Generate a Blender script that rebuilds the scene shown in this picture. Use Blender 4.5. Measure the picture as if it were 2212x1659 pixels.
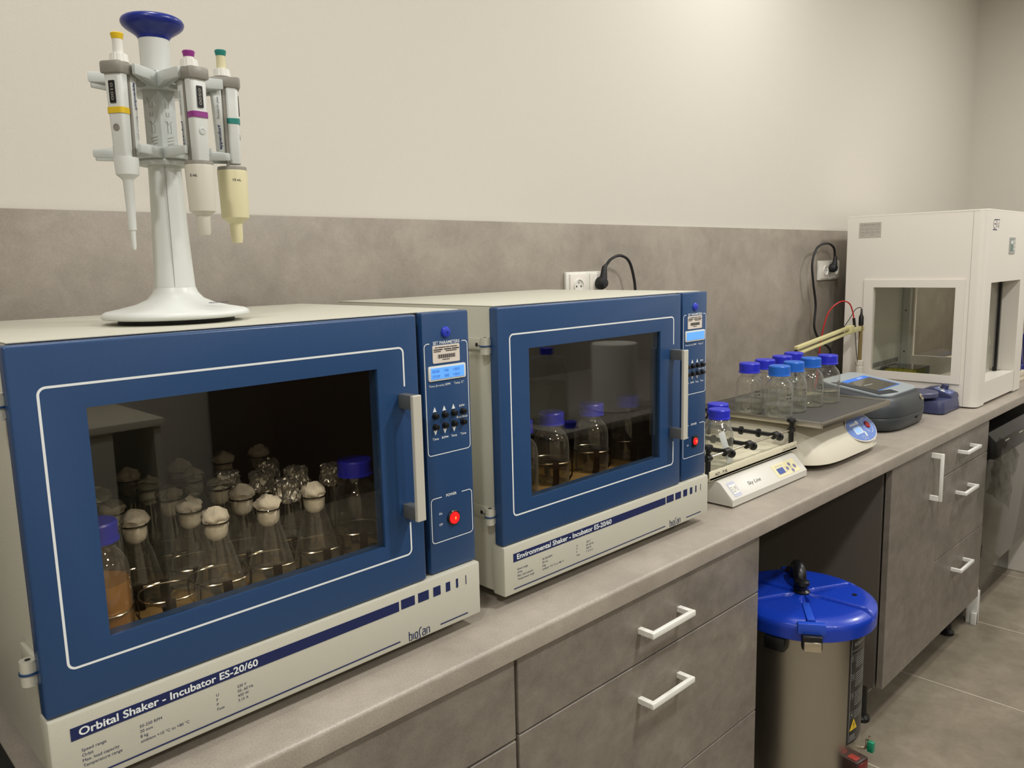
import bpy, bmesh, math, random
from mathutils import Vector, Matrix, noise
random.seed(7)
for o in list(bpy.data.objects): bpy.data.objects.remove(o, do_unlink=True)
sc = bpy.context.scene; COL = sc.collection
PI = math.pi

# ------------------------------------------------------------------ camera
cam_d = bpy.data.cameras.new('camera'); cam = bpy.data.objects.new('camera', cam_d); COL.objects.link(cam)
CX, CY, CZ, YAW, PIT, ROL, FPX = -0.18826, -0.8524, 1.48502, 0.799333, 0.149371, -0.024132, 1721.31
f = Vector((math.cos(YAW)*math.cos(PIT), math.sin(YAW)*math.cos(PIT), -math.sin(PIT)))
r0 = Vector((math.sin(YAW), -math.cos(YAW), 0)); u0 = r0.cross(f)
r = r0*math.cos(ROL)+u0*math.sin(ROL); u = -r0*math.sin(ROL)+u0*math.cos(ROL)
cam.matrix_world = Matrix(((r.x, u.x, -f.x, CX), (r.y, u.y, -f.y, CY), (r.z, u.z, -f.z, CZ), (0, 0, 0, 1)))
cam_d.sensor_width = 36; cam_d.lens = 36*FPX/2212; cam_d.clip_start = .02; cam_d.clip_end = 60
sc.camera = cam

# ------------------------------------------------------------------ world, lights, exposure
w = bpy.data.worlds.new('room_ambient'); sc.world = w; w.use_nodes = True
w.node_tree.nodes['Background'].inputs[0].default_value = (1, .96, .90, 1)
w.node_tree.nodes['Background'].inputs[1].default_value = .045
CEIL = 3.0
def downlight(x, y, power, rad=.11, warm=(1, .988, .962)):
    l = bpy.data.lights.new('ceiling_light', 'AREA'); l.shape = 'DISK'; l.size = rad*2; l.energy = power; l.color = warm
    o = bpy.data.objects.new('ceiling_light', l); o.location = (x, y, CEIL-.03); COL.objects.link(o)
for x, y, p in [(2.25, .10, 11), (.2, .10, 6.5), (1.45, -1.1, 31), (-.9, -1.1, 22), (3.9, -.75, 26), (1.45, -2.6, 22), (-.9, -2.6, 15), (3.6, -2.6, 18)]:
    downlight(x, y, p)
sc.view_settings.view_transform = 'Standard'; sc.view_settings.look = 'None'
sc.view_settings.exposure = 0.08; sc.view_settings.gamma = 1; sc.view_settings.use_curve_mapping = False
try:
    sc.cycles.transparent_max_bounces = 40; sc.cycles.max_bounces = 10
except Exception: pass

# ------------------------------------------------------------------ materials
def s2l(c): return tuple((x/12.92 if x <= .04045 else ((x+.055)/1.055)**2.4) for x in [v/255 for v in c])
MATS = {}
def pm(name, rgb, rough=.5, metal=0, emit=None, estr=1, spec=.5, bump=0, bscale=400, coat=0):
    if name in MATS: return MATS[name]
    m = bpy.data.materials.new(name); m.use_nodes = True; nt = m.node_tree; b = nt.nodes['Principled BSDF']
    c = s2l(rgb); b.inputs['Base Color'].default_value = (*c, 1); b.inputs['Roughness'].default_value = rough
    b.inputs['Metallic'].default_value = metal; b.inputs['Specular IOR Level'].default_value = spec
    b.inputs['Coat Weight'].default_value = coat; b.inputs['Coat Roughness'].default_value = .1
    tc = nt.nodes.new('ShaderNodeTexCoord'); n = nt.nodes.new('ShaderNodeTexNoise'); n.inputs['Scale'].default_value = bscale
    nt.links.new(tc.outputs['Object'], n.inputs['Vector'])
    if bump:
        bp = nt.nodes.new('ShaderNodeBump'); bp.inputs['Strength'].default_value = bump; bp.inputs['Distance'].default_value = .001
        nt.links.new(n.outputs['Fac'], bp.inputs['Height']); nt.links.new(bp.outputs['Normal'], b.inputs['Normal'])
    else:
        mr = nt.nodes.new('ShaderNodeMapRange'); mr.inputs['To Min'].default_value = max(0, rough-.03); mr.inputs['To Max'].default_value = min(1, rough+.03)
        n.inputs['Scale'].default_value = 30
        nt.links.new(n.outputs['Fac'], mr.inputs['Value']); nt.links.new(mr.outputs['Result'], b.inputs['Roughness'])
    if emit:
        b.inputs['Emission Color'].default_value = (*s2l(emit), 1); b.inputs['Emission Strength'].default_value = estr
    MATS[name] = m; return m
def stone(name, dark, mid, light, rough=.45, scale=1.0, stretch=(1, 1, 1), tiles=False, bump=.15, fleck=.5):
    """mottled concrete-look laminate / tile, in world space so that boards run on"""
    m = bpy.data.materials.new(name); m.use_nodes = True; nt = m.node_tree; b = nt.nodes['Principled BSDF']; N = nt.nodes.new; L = nt.links.new
    geo = N('ShaderNodeNewGeometry'); mp = N('ShaderNodeMapping'); mp.inputs['Scale'].default_value = stretch; mp.inputs['Rotation'].default_value = (0, .5 if stretch[0] != 1 else 0, 0)
    L(geo.outputs['Position'], mp.inputs['Vector'])
    def nz(sc_, det, rg, dist=0):
        n = N('ShaderNodeTexNoise'); n.inputs['Scale'].default_value = sc_*scale; n.inputs['Detail'].default_value = det; n.inputs['Roughness'].default_value = rg; n.inputs['Distortion'].default_value = dist
        L(mp.outputs['Vector'], n.inputs['Vector']); return n
    a = nz(3.2, 8, .62, .6); c = nz(16, 9, .68, .4); d = nz(380, 3, .65)
    r1 = N('ShaderNodeValToRGB'); e = r1.color_ramp.elements
    e[0].position = .32; e[0].color = (*s2l(dark), 1); e[1].position = .72; e[1].color = (*s2l(light), 1)
    k = e.new(.52); k.color = (*s2l(mid), 1)
    mx = N('ShaderNodeMath'); mx.operation = 'MULTIPLY_ADD'; mx.inputs[1].default_value = .45; L(c.outputs['Fac'], mx.inputs[0])
    m2 = N('ShaderNodeMath'); m2.operation = 'MULTIPLY'; m2.inputs[1].default_value = .55; L(a.outputs['Fac'], m2.inputs[0]); L(m2.outputs[0], mx.inputs[2])
    L(mx.outputs[0], r1.inputs['Fac'])
    fl = N('ShaderNodeMapRange'); fl.inputs['From Min'].default_value = .3; fl.inputs['From Max'].default_value = .7
    fl.inputs['To Min'].default_value = 1-.16*fleck; fl.inputs['To Max'].default_value = 1+.16*fleck; L(d.outputs['Fac'], fl.inputs['Value'])
    mul = N('ShaderNodeVectorMath'); mul.operation = 'SCALE'; L(r1.outputs['Color'], mul.inputs[0]); L(fl.outputs['Result'], mul.inputs['Scale'])
    last = mul.outputs[0]
    if tiles:
        sp = N('ShaderNodeSeparateXYZ'); L(geo.outputs['Position'], sp.inputs[0])
        outs = []
        for ax, off, per in (('X', 2.671, .6175), ('Y', .14, 1.235)):
            ad = N('ShaderNodeMath'); ad.operation = 'SUBTRACT'; L(sp.outputs[ax], ad.inputs[0]); ad.inputs[1].default_value = off-.002
            mo = N('ShaderNodeMath'); mo.operation = 'FLOORED_MODULO'; L(ad.outputs[0], mo.inputs[0]); mo.inputs[1].default_value = per
            lt = N('ShaderNodeMath'); lt.operation = 'LESS_THAN'; L(mo.outputs[0], lt.inputs[0]); lt.inputs[1].default_value = .0035
            outs.append(lt)
        mxx = N('ShaderNodeMath'); mxx.operation = 'MAXIMUM'; L(outs[0].outputs[0], mxx.inputs[0]); L(outs[1].outputs[0], mxx.inputs[1])
        mi = N('ShaderNodeMix'); mi.data_type = 'RGBA'; L(mxx.outputs[0], mi.inputs[0]); L(last, mi.inputs[6]); mi.inputs[7].default_value = (*s2l((205, 196, 178)), 1)
        last = mi.outputs[2]
    L(last, b.inputs['Base Color'])
    b.inputs['Roughness'].default_value = rough
    bp = N('ShaderNodeBump'); bp.inputs['Strength'].default_value = bump; bp.inputs['Distance'].default_value = .001; L(d.outputs['Fac'], bp.inputs['Height']); L(bp.outputs['Normal'], b.inputs['Normal'])
    MATS[name] = m; return m
def glassy(name, tint=(245, 248, 245), edge=(120, 128, 122), ior=1.45, rough=.01, refl=1.0, edge_amt=1.0, lighten=0):
    m = bpy.data.materials.new(name); m.use_nodes = True; nt = m.node_tree; N = nt.nodes.new; L = nt.links.new
    nt.nodes.remove(nt.nodes['Principled BSDF']); out = nt.nodes['Material Output']
    tr = N('ShaderNodeBsdfTransparent'); gl = N('ShaderNodeBsdfGlossy'); gl.inputs['Roughness'].default_value = rough
    lw = N('ShaderNodeLayerWeight'); lw.inputs['Blend'].default_value = .5
    pw = N('ShaderNodeMath'); pw.operation = 'POWER'; pw.inputs[1].default_value = 2.2; L(lw.outputs['Facing'], pw.inputs[0])
    sc_ = N('ShaderNodeMath'); sc_.operation = 'MULTIPLY'; sc_.inputs[1].default_value = edge_amt; L(pw.outputs[0], sc_.inputs[0])
    mi = N('ShaderNodeMix'); mi.data_type = 'RGBA'; mi.inputs[6].default_value = (*s2l(tint), 1); mi.inputs[7].default_value = (*s2l(edge), 1)
    L(sc_.outputs[0], mi.inputs[0]); L(mi.outputs[2], tr.inputs['Color'])
    f0 = ((ior-1)/(ior+1))**2*refl
    p5 = N('ShaderNodeMath'); p5.operation = 'POWER'; p5.inputs[1].default_value = 5; L(lw.outputs['Facing'], p5.inputs[0])
    fm = N('ShaderNodeMath'); fm.operation = 'MULTIPLY_ADD'; fm.inputs[1].default_value = 1-f0; fm.inputs[2].default_value = f0; fm.use_clamp = True; L(p5.outputs[0], fm.inputs[0])
    ms = N('ShaderNodeMixShader'); L(fm.outputs[0], ms.inputs[0]); L(tr.outputs[0], ms.inputs[1]); L(gl.outputs[0], ms.inputs[2]); 
    if lighten:  # pale diffuse mix lightens the glass in place of refracted room light
        df = N('ShaderNodeBsdfDiffuse'); df.inputs['Color'].default_value = (.86, .88, .85, 1); tl = N('ShaderNodeBsdfTranslucent'); tl.inputs['Color'].default_value = (.86, .88, .85, 1)
        md = N('ShaderNodeMixShader'); L(df.outputs[0], md.inputs[1]); L(tl.outputs[0], md.inputs[2])
        hf = N('ShaderNodeMath'); hf.operation = 'MULTIPLY_ADD'; hf.inputs[1].default_value = lighten*9; hf.inputs[2].default_value = lighten; L(pw.outputs[0], hf.inputs[0])
        m2_ = N('ShaderNodeMixShader'); L(hf.outputs[0], m2_.inputs[0]); L(ms.outputs[0], m2_.inputs[1]); L(md.outputs[0], m2_.inputs[2]); L(m2_.outputs[0], out.inputs[0])
    else: L(ms.outputs[0], out.inputs[0])
    MATS[name] = m; return m

M_counter = stone('countertop_laminate', (143, 135, 124), (160, 151, 139), (176, 167, 154), rough=.38, fleck=1.0)
M_splash = stone('backsplash_laminate', (128, 120, 109), (149, 140, 128), (166, 157, 144), rough=.42, fleck=.5)
M_front = stone('cabinet_laminate', (104, 98, 89), (128, 120, 110), (150, 142, 130), rough=.4, fleck=1.5, scale=1.35, stretch=(1, 1, 1.3))
M_floor = stone('floor_tile', (118, 109, 94), (141, 131, 114), (163, 153, 136), rough=.35, tiles=True, fleck=.6)
M_wall = pm('wall_paint', (204, 199, 188), .75, bump=.25, bscale=260)
M_ceil = pm('ceiling_paint', (230, 226, 216), .8)
M_blue = pm('navy_blue_enamel', (37, 70, 113), .33, bump=.12, bscale=500)
M_cream = pm('cream_enamel', (196, 194, 179), .42, bump=.22, bscale=420)
M_white = pm('white_plastic', (226, 224, 216), .35)
M_whitem = pm('white_enamel', (228, 222, 212), .38, bump=.08, bscale=500)
M_hwhite = pm('white_handle_metal', (235, 234, 226), .3, spec=.6)
M_grey = pm('light_grey_plastic', (198, 202, 198), .4)
M_pgrey = pm('pale_grey_plastic', (216, 219, 214), .38)
M_mgrey = pm('taupe_grey_plastic', (140, 136, 126), .42)
M_dgrey = pm('dark_slate_plastic', (48, 53, 57), .42, bump=.1)
M_black = pm('black_plastic', (18, 18, 19), .35)
M_rubber = pm('black_rubber', (24, 24, 26), .6)
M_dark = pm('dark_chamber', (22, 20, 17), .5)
M_navyink = pm('navy_ink', (20, 34, 84), .5)
M_whiteink = pm('white_ink', (232, 236, 236), .5)
M_blackink = pm('black_ink', (30, 30, 34), .6)
M_steel = pm('stainless_steel', (182, 177, 167), .36, 1)
M_wire = pm('bright_steel_wire', (215, 208, 190), .22, 1)
M_knob = pm('anthracite_handle', (88, 90, 90), .4)
M_alu = pm('satin_aluminium', (204, 201, 188), .35, .1)
M_key = pm('blue_knob_plastic', (44, 62, 190), .35)
M_cap = pm('blue_bottle_cap', (36, 44, 190), .38)
M_cap2 = pm('bright_blue_bottle_cap', (26, 98, 196), .38)
M_lcd = pm('lcd_screen', (90, 150, 225), .3, emit=(92, 160, 245), estr=.55)
M_lcdink = pm('lcd_ink', (58, 112, 190), .5)
M_red = pm('red_lit_switch', (200, 20, 24), .25, emit=(255, 30, 30), estr=.9)
M_redhot = pm('glowing_lamp_filament', (255, 120, 60), .4, emit=(255, 110, 40), estr=1.6)
M_label = pm('label_paper', (222, 212, 200), .5)
M_cotton = pm('cotton_wool', (228, 222, 208), .95, bump=.9, bscale=160)
M_foil = pm('aluminium_foil', (222, 220, 212), .25, .7)
M_tan = pm('tan_platform_board', (150, 122, 76), .45, bump=.2)
M_strap = pm('dark_spring_strap', (62, 46, 36), .35, .6)
M_yellow = pm('yellow_plastic', (226, 190, 30), .4)
M_purple = pm('purple_plastic', (140, 46, 130), .4)
M_teal = pm('teal_plastic', (30, 128, 118), .4)
M_ivory = pm('ivory_plastic', (216, 208, 168), .4)
M_ivoryg = pm('bone_plastic', (208, 203, 188), .4)
M_capblue = pm('royal_blue_plastic', (20, 40, 130), .3)
M_lidblue = pm('blue_lid_plastic', (16, 56, 172), .3, coat=.3)
M_pane = glassy('door_glass', (252, 249, 243), (215, 210, 196), 1.52, refl=1.25, edge_amt=.5)
M_hpane = glassy('hood_glass', (251, 251, 248), (225, 226, 220), 1.5, refl=.7, edge_amt=.6)
M_glass = glassy('lab_glass', (254, 254, 252), (204, 206, 200), 1.5, refl=2.6, lighten=.022)
M_rim = glassy('glass_lip', (120, 118, 108), (40, 40, 36), 1.5, refl=3)
M_water = glassy('clear_liquid', (249, 249, 244), (205, 206, 198), 1.33, refl=1.6, lighten=.02)
M_film = glassy('clear_film', (225, 225, 220), (160, 160, 155), 1.6, rough=.15, refl=2.2)
M_acryl = glassy('smoked_acrylic', (236, 239, 242), (160, 168, 176), 1.5)
M_broth = pm('amber_broth', (182, 126, 46), .15)
M_cloudy = glassy('cloudy_medium', (226, 224, 206), (175, 173, 150), 1.36, refl=2.5, rough=.1)
M_shaker = pm('off_white_shell', (222, 216, 198), .36, bump=.06)
M_sky = pm('light_grey_enamel', (206, 203, 194), .38, bump=.15)
M_panelblue = pm('periwinkle_panel', (110, 142, 214), .4)
M_mat = pm('dark_rubber_mat', (66, 64, 60), .55, bump=.4, bscale=700)
M_tray = pm('ivory_tray_enamel', (222, 216, 190), .35)
M_vort = pm('indigo_enamel', (58, 62, 96), .4)
M_vortp = pm('slate_blue_panel', (96, 108, 158), .4)
M_armc = pm('pale_yellow_plastic', (206, 198, 146), .45)
M_screen = pm('dark_touchscreen', (98, 94, 84), .12)
M_hachtop = pm('silver_grey_plastic', (160, 168, 172), .35)
M_bluehl = pm('screen_blue_bar', (50, 110, 200), .3, emit=(40, 110, 220), estr=.35)
M_appl = pm('graphite_glossy_panel', (78, 74, 66), .12, spec=.7)
M_signblk = pm('black_label_film', (34, 34, 34), .35)
M_greyink = pm('grey_ink', (150, 150, 146), .5)
M_carc = pm('dark_grey_board', (96, 90, 82), .5)
M_edge = pm('black_edge', (34, 28, 22), .5)
M_redc = pm('red_cable', (190, 40, 36), .4)
M_green = pm('green_plastic', (20, 130, 96), .35)
M_meter = pm('dark_meter_housing', (62, 42, 38), .4)
M_paper = pm('white_paper', (232, 230, 222), .85)
M_wood = pm('brown_wood', (74, 60, 46), .5)

# ------------------------------------------------------------------ mesh helpers
def BM(): return bmesh.new()
def box(bm, x0, x1, y0, y1, z0, z1, bev=0, seg=2):
    vs = [bm.verts.new((x, y, z)) for x in (x0, x1) for y in (y0, y1) for z in (z0, z1)]
    F = [(0, 1, 3, 2), (4, 6, 7, 5), (0, 4, 5, 1), (2, 3, 7, 6), (0, 2, 6, 4), (1, 5, 7, 3)]
    fs = [bm.faces.new([vs[i] for i in q]) for q in F]
    if bev > 0:
        es = list({e for q in fs for e in q.edges})
        bmesh.ops.bevel(bm, geom=es, offset=bev, segments=seg, profile=.5, affect='EDGES')
    return bm
def prism(bm, pts, fn, bev=0):
    """pts 2D outline; fn(u,v,k) -> 3D, k=0/1 for the two caps"""
    a = [bm.verts.new(fn(p[0], p[1], 0)) for p in pts]; b = [bm.verts.new(fn(p[0], p[1], 1)) for p in pts]
    n = len(pts); fs = [bm.faces.new(a[::-1]), bm.faces.new(b)]
    for i in range(n): fs.append(bm.faces.new((a[i], a[(i+1) % n], b[(i+1) % n], b[i])))
    bmesh.ops.recalc_face_normals(bm, faces=fs)
    if bev > 0:
        es = [e for e in fs[0].edges]+[e for e in fs[1].edges]
        bmesh.ops.bevel(bm, geom=es, offset=bev, segments=2, profile=.5, affect='EDGES')
    return bm
def rrect(x0, x1, y0, y1, rad, n=5):
    p = []
    for cx, cy, a in ((x1-rad, y1-rad, 0), (x0+rad, y1-rad, 90), (x0+rad, y0+rad, 180), (x1-rad, y0+rad, 270)):
        for k in range(n+1):
            t = math.radians(a+90*k/n); p.append((cx+rad*math.cos(t), cy+rad*math.sin(t)))
    return p
def lathe(bm, prof, seg=24, c=(0, 0), close=True, M=None):
    rings = []
    for rr, z in prof:
        if rr < 1e-6: rings.append([bm.verts.new((c[0], c[1], z))])
        else: rings.append([bm.verts.new((c[0]+rr*math.cos(2*PI*k/seg), c[1]+rr*math.sin(2*PI*k/seg), z)) for k in range(seg)])
    fs = []
    for a, b in zip(rings, rings[1:]):
        if len(a) == 1 and len(b) == 1: continue
        for k in range(seg):
            k2 = (k+1) % seg
            if len(a) == 1: fs.append(bm.faces.new((a[0], b[k2], b[k])))
            elif len(b) == 1: fs.append(bm.faces.new((a[k], a[k2], b[0])))
            else: fs.append(bm.faces.new((a[k], a[k2], b[k2], b[k])))
    if close:
        for rg in (rings[0], rings[-1]):
            if len(rg) > 1: fs.append(bm.faces.new(rg))
    bmesh.ops.recalc_face_normals(bm, faces=fs)
    if M: bmesh.ops.transform(bm, matrix=M, verts=[v for rg in rings for v in rg])
    return bm
def smooth_path(pts, n=8):
    P = [Vector(p) for p in pts]; out = []
    for i in range(len(P)-1):
        p0 = P[max(i-1, 0)]; p1 = P[i]; p2 = P[i+1]; p3 = P[min(i+2, len(P)-1)]
        for k in range(n):
            t = k/n; out.append(.5*((2*p1)+(-p0+p2)*t+(2*p0-5*p1+4*p2-p3)*t*t+(-p0+3*p1-3*p2+p3)*t**3))
    out.append(P[-1]); return out
def tube(bm, pts, rad, seg=8, smooth=0, closed=False):
    P = smooth_path(pts, smooth) if smooth else [Vector(p) for p in pts]
    if smooth and isinstance(rad, (list, tuple)):
        m_ = len(rad)-1; rad = [rad[min(int(i*m_/(len(P)-1)), m_-1)]*(1-(i*m_/(len(P)-1)-min(int(i*m_/(len(P)-1)), m_-1)))+rad[min(int(i*m_/(len(P)-1)), m_-1)+1]*(i*m_/(len(P)-1)-min(int(i*m_/(len(P)-1)), m_-1)) for i in range(len(P))]
    n = len(P); rings = []; up = Vector((0, 0, 1)); prev = None
    for i, p in enumerate(P):
        if closed: t = P[(i+1) % n]-P[i-1]
        else: t = P[min(i+1, n-1)]-P[max(i-1, 0)]
        t.normalize()
        if prev is None:
            a = t.orthogonal().normalized()
        else:
            a = (prev-t*prev.dot(t)); a = a.normalized() if a.length > 1e-6 else t.orthogonal().normalized()
        prev = a; b = t.cross(a); rr = rad[i] if isinstance(rad, (list, tuple)) else rad
        rings.append([bm.verts.new(p+(a*math.cos(2*PI*k/seg)+b*math.sin(2*PI*k/seg))*rr) for k in range(seg)])
    prs = list(zip(rings, rings[1:]))+([(rings[-1], rings[0])] if closed else [])
    for a, b in prs:
        for k in range(seg): bm.faces.new((a[k], a[(k+1) % seg], b[(k+1) % seg], b[k]))
    if not closed: bm.faces.new(rings[0][::-1]); bm.faces.new(rings[-1])
    return bm
def cyl(bm, p0, p1, rad, seg=16, r2=None):
    return tube(bm, [p0, p1], [rad, rad if r2 is None else r2], seg)
def obj(name, bm, mat, parent=None, smooth=True, ang=35, loc=None):
    me = bpy.data.meshes.new(name); bmesh.ops.recalc_face_normals(bm, faces=bm.faces[:]); bm.to_mesh(me); bm.free()
    if smooth:
        me.polygons.foreach_set('use_smooth', [True]*len(me.polygons))
        try: me.set_sharp_from_angle(angle=math.radians(ang))
        except Exception: pass
    me.materials.append(mat); o = bpy.data.objects.new(name, me); COL.objects.link(o)
    if parent: o.parent = parent
    if loc: o.location = loc
    return o
def tag(o, label, cat, group=None):
    o['label'] = label; o['category'] = cat
    if group: o['group'] = group
    return o
def thing(name, label, cat, loc=(0, 0, 0), rz=0, group=None):
    o = bpy.data.objects.new(name, None); o.empty_display_size = .02; COL.objects.link(o); o.location = loc; o.rotation_euler = (0, 0, rz)
    return tag(o, label, cat, group)
def struct(name, bm, mat, parent=None):
    o = obj(name, bm, mat, parent)
    if not parent: o['kind'] = 'structure'
    return o
def dup(root, loc=None, rz=None, label=None, group=None):
    def cp(o, par):
        c = o.copy(); COL.objects.link(c); c.parent = par
        for ch in list(o.children): cp(ch, c)
        return c
    c = cp(root, None)
    if loc is not None: c.location = loc
    if rz is not None: c.rotation_euler = (0, 0, rz)
    if label: c['label'] = label
    if group: c['group'] = group
    return c
# ---- text
def _txt(s, bold=0):
    cu = bpy.data.curves.new('t', 'FONT'); cu.body = s; cu.size = 1; cu.resolution_u = 3; cu.offset = bold
    o = bpy.data.objects.new('t', cu); COL.objects.link(o); bpy.context.view_layer.update()
    me = bpy.data.meshes.new_from_object(o.evaluated_get(bpy.context.evaluated_depsgraph_get()))
    bpy.data.objects.remove(o, do_unlink=True); bpy.data.curves.remove(cu); return me
_h = _txt('H'); CAPH = max(v.co.y for v in _h.vertices)
def put_text(bm, s, x, z, h, frame, w=None, bold=0, align='l', shear=0, t=.0003):
    """frame = (origin, u, v, n); x,z = left baseline in the frame; h cap height; w total width"""
    me = _txt(s, bold); xs = [v.co.x for v in me.vertices]
    if not xs: return
    a, b = min(xs), max(xs); sy = h/CAPH; sx = (w/(b-a)) if w else sy
    if align == 'c': x -= sx*(b-a)/2
    if align == 'r': x -= sx*(b-a)
    O, U, V, Nn = frame; tmp = bmesh.new(); tmp.from_mesh(me)
    fs = list(tmp.faces)
    for v in tmp.verts:
        uu = x+(v.co.x-a)*sx+shear*v.co.y*sy; vv = z+v.co.y*sy; v.co = O+U*uu+V*vv+Nn*t
    tmp.to_mesh(me); tmp.free(); bm.from_mesh(me); bpy.data.meshes.remove(me)
def FR(y, x=0, z=0): return (Vector((x, y, z)), Vector((1, 0, 0)), Vector((0, 0, 1)), Vector((0, -1, 0)))
def SD(x, y=0, z=0): return (Vector((x, y, z)), Vector((0, -1, 0)), Vector((0, 0, 1)), Vector((-1, 0, 0)))   # faces -x
def flat(bm, pts, frame, t=.0003, th=.0003):
    O, U, V, Nn = frame
    return prism(bm, pts, lambda a, b, k: O+U*a+V*b+Nn*(t+(th if k else -t)))
def stroke(bm, pts, wd, frame, t=.0003, closed=False):
    """flat ribbon line along 2D pts"""
    O, U, V, Nn = frame; P = [Vector((p[0], p[1])) for p in pts]; n = len(P); L = []; Rr = []
    for i in range(n):
        d = (P[(i+1) % n]-P[i-1]) if closed else (P[min(i+1, n-1)]-P[max(i-1, 0)])
        if d.length < 1e-9: d = Vector((1, 0))
        d.normalize(); q = Vector((-d.y, d.x))*wd/2
        for lst, s in ((L, 1), (Rr, -1)):
            c = P[i]+q*s; lst.append(bm.verts.new(O+U*c.x+V*c.y+Nn*t))
    for i in range(n if closed else n-1):
        j = (i+1) % n; bm.faces.new((L[i], L[j], Rr[j], Rr[i]))
    return bm
def arc(cx, cy, rad, a0, a1, n=6): return [(cx+rad*math.cos(math.radians(a0+(a1-a0)*k/n)), cy+rad*math.sin(math.radians(a0+(a1-a0)*k/n))) for k in range(n+1)]

# ------------------------------------------------------------------ room
WY, WX = .655, 4.967
XL, YF = -2.4, -3.8
struct('floor', box(BM(), XL, WX, YF, WY, -.05, 0), M_floor)
struct('ceiling', box(BM(), XL, WX, YF, WY, CEIL, CEIL+.05), M_ceil)
struct('wall_back', box(BM(), XL-.1, WX+.1, WY, WY+.1, -.05, CEIL+.05), M_wall)
struct('wall_right', box(BM(), WX, WX+.1, YF, WY, -.05, CEIL+.05), M_wall)
struct('wall_left', box(BM(), XL-.1, XL, YF, WY, -.05, CEIL+.05), M_wall)
struct('wall_front', box(BM(), XL-.1, WX+.1, YF-.1, YF, -.05, CEIL+.05), M_wall)
struct('trim_1', box(BM(), XL, WX, WY-.009, WY, .9, 1.593, .0015), M_splash)
struct('trim_2', box(BM(), WX-.009, WX, -.1, WY-.009, .9, 1.593, .0015), M_splash)

# ------------------------------------------------------------------ countertop and cabinets
bm = BM()
prof = [(.654, .862)]+arc(.004, .866, .004, 270, 180, 4)+arc(.007, .893, .007, 180, 90, 6)+[(.654, .90)]
prism(bm, prof, lambda a, b, k: Vector((XL+.01 if k == 0 else WX-.01, a, b)))
tag(obj('countertop', bm, M_counter), 'long taupe concrete-look worktop running along the wall', 'countertop')

bm = BM(); prism(bm, rrect(-.62, -.012, .11, .52, .012), lambda x, y, k: Vector((x, y, .9002 if k == 0 else .9062)), .001)  # added dark sheet standing in for the shadow on the worktop here
tag(obj('shade_sheet', bm, M_rubber), 'dark sheet added on the worktop to stand in for the shade at the lower left corner', 'mat')
bm = BM(); tube(bm, [(-.5, .30, .9112), (-.3, .26, .9112), (-.15, .20, .9112), (-.10, .30, .9112), (-.06, .45, .9112)], .0042, 8, 8)
tag(obj('power_cord', bm, M_black), 'black cable lying on the dark sheet left of the nearest incubator', 'cable')
YC = .008
def handle(bm, x0, x1, z, y=YC, vert=False, z1=None):
    s = .0055
    if vert:
        box(bm, x0-s, x0+s, y-.036, y-.027, z, z1, .0008); box(bm, x0-s+.0004, x0+s-.0004, y-.0275, y+.001, z+.0003, z+.016); box(bm, x0-s+.0004, x0+s-.0004, y-.0275, y+.001, z1-.016, z1-.0003)
    else:
        box(bm, x0, x1, y-.036, y-.027, z-s, z+s, .0008); box(bm, x0+.0003, x0+.012, y-.0275, y+.001, z-s+.0004, z+s-.0004); box(bm, x1-.012, x1-.0003, y-.0275, y+.001, z-s+.0004, z+s-.0004)
    return bm
def cabinet(label, x0, x1, fronts, z0=.155, legs=True, side=M_carc):
    t = thing('base_cabinet', label, 'cabinet', (0, 0, 0))
    bm = BM(); ex0, ex1 = x0+.002, x1-.002
    box(bm, ex0, ex0+.018, YC+.024, .6, z0, .86); box(bm, ex1-.018, ex1, YC+.024, .6, z0, .86)
    box(bm, ex0+.018, ex1-.018, YC+.024, .6, z0, z0+.018); box(bm, ex0+.018, ex1-.018, .59, .6, z0+.018, .86)
    box(bm, ex0+.018, ex1-.018, YC+.024, .6, .842, .86)
    obj('carcass', bm, side, t)
    for k in fronts:
        kind, a, b, c, d = k[:5]
        fr = obj('door' if kind == 'door' else 'drawer', box(BM(), a, b, YC, YC+.019, c, d, .0012, 1), M_front, t)
        if kind == 'door': obj('handle', handle(BM(), k[5], 0, k[6], vert=True, z1=k[7]), M_hwhite, fr)
        else: obj('handle', handle(BM(), k[5], k[6], k[7]), M_hwhite, fr)
    if legs:
        for lx in (x0+.07, x1-.07):
            for ly in (.09, .52):
                b = BM(); lathe(b, [(.026, 0), (.026, .012), (.016, .02), (.016, z0-.02), (.03, z0-.012), (.03, z0)], 16, (lx, ly)); obj('leg', b, M_black, t)
    return t
cabinet('drawer cabinet at the left end under the white and blue shakers, mostly cut off', -.16, .641,
        [('drawer', -.158, .639, .7235, .858, .17, .31, .795), ('drawer', -.158, .639, .4385, .7195, .17, .31, .655), ('drawer', -.158, .639, .157, .4345, .17, .31, .37)])
cabinet('wide drawer cabinet with two white bar handles beside the steel vessel', .6435, 1.4235,
        [('drawer', .6455, 1.4225, .7275, .858, .9644, 1.107, .7925), ('drawer', .6455, 1.4225, .4355, .7245, .9644, 1.107, .651), ('drawer', .6455, 1.4225, .157, .4325, .9644, 1.107, .37)])
cabinet('cabinet with a tall door and three drawers right of the steel vessel', 2.2, 3.162,
        [('door', 2.2105, 2.632, .157, .858, 2.548, .688, .846), ('drawer', 2.635, 3.16, .7405, .858, 2.806, 2.95, .802), ('drawer', 2.635, 3.16, .4505, .7375, 2.806, 2.95, .655), ('drawer', 2.635, 3.16, .157, .4475, 2.806, 2.95, .372)])
b = BM(); box(b, 3.25, 3.28, .03, .07, 0, .14, .002); box(b, 3.28, 3.31, .045, .075, 0, .14, .002); box(b, 3.24, 3.262, .03, .05, 0, .05, .002)
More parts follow.
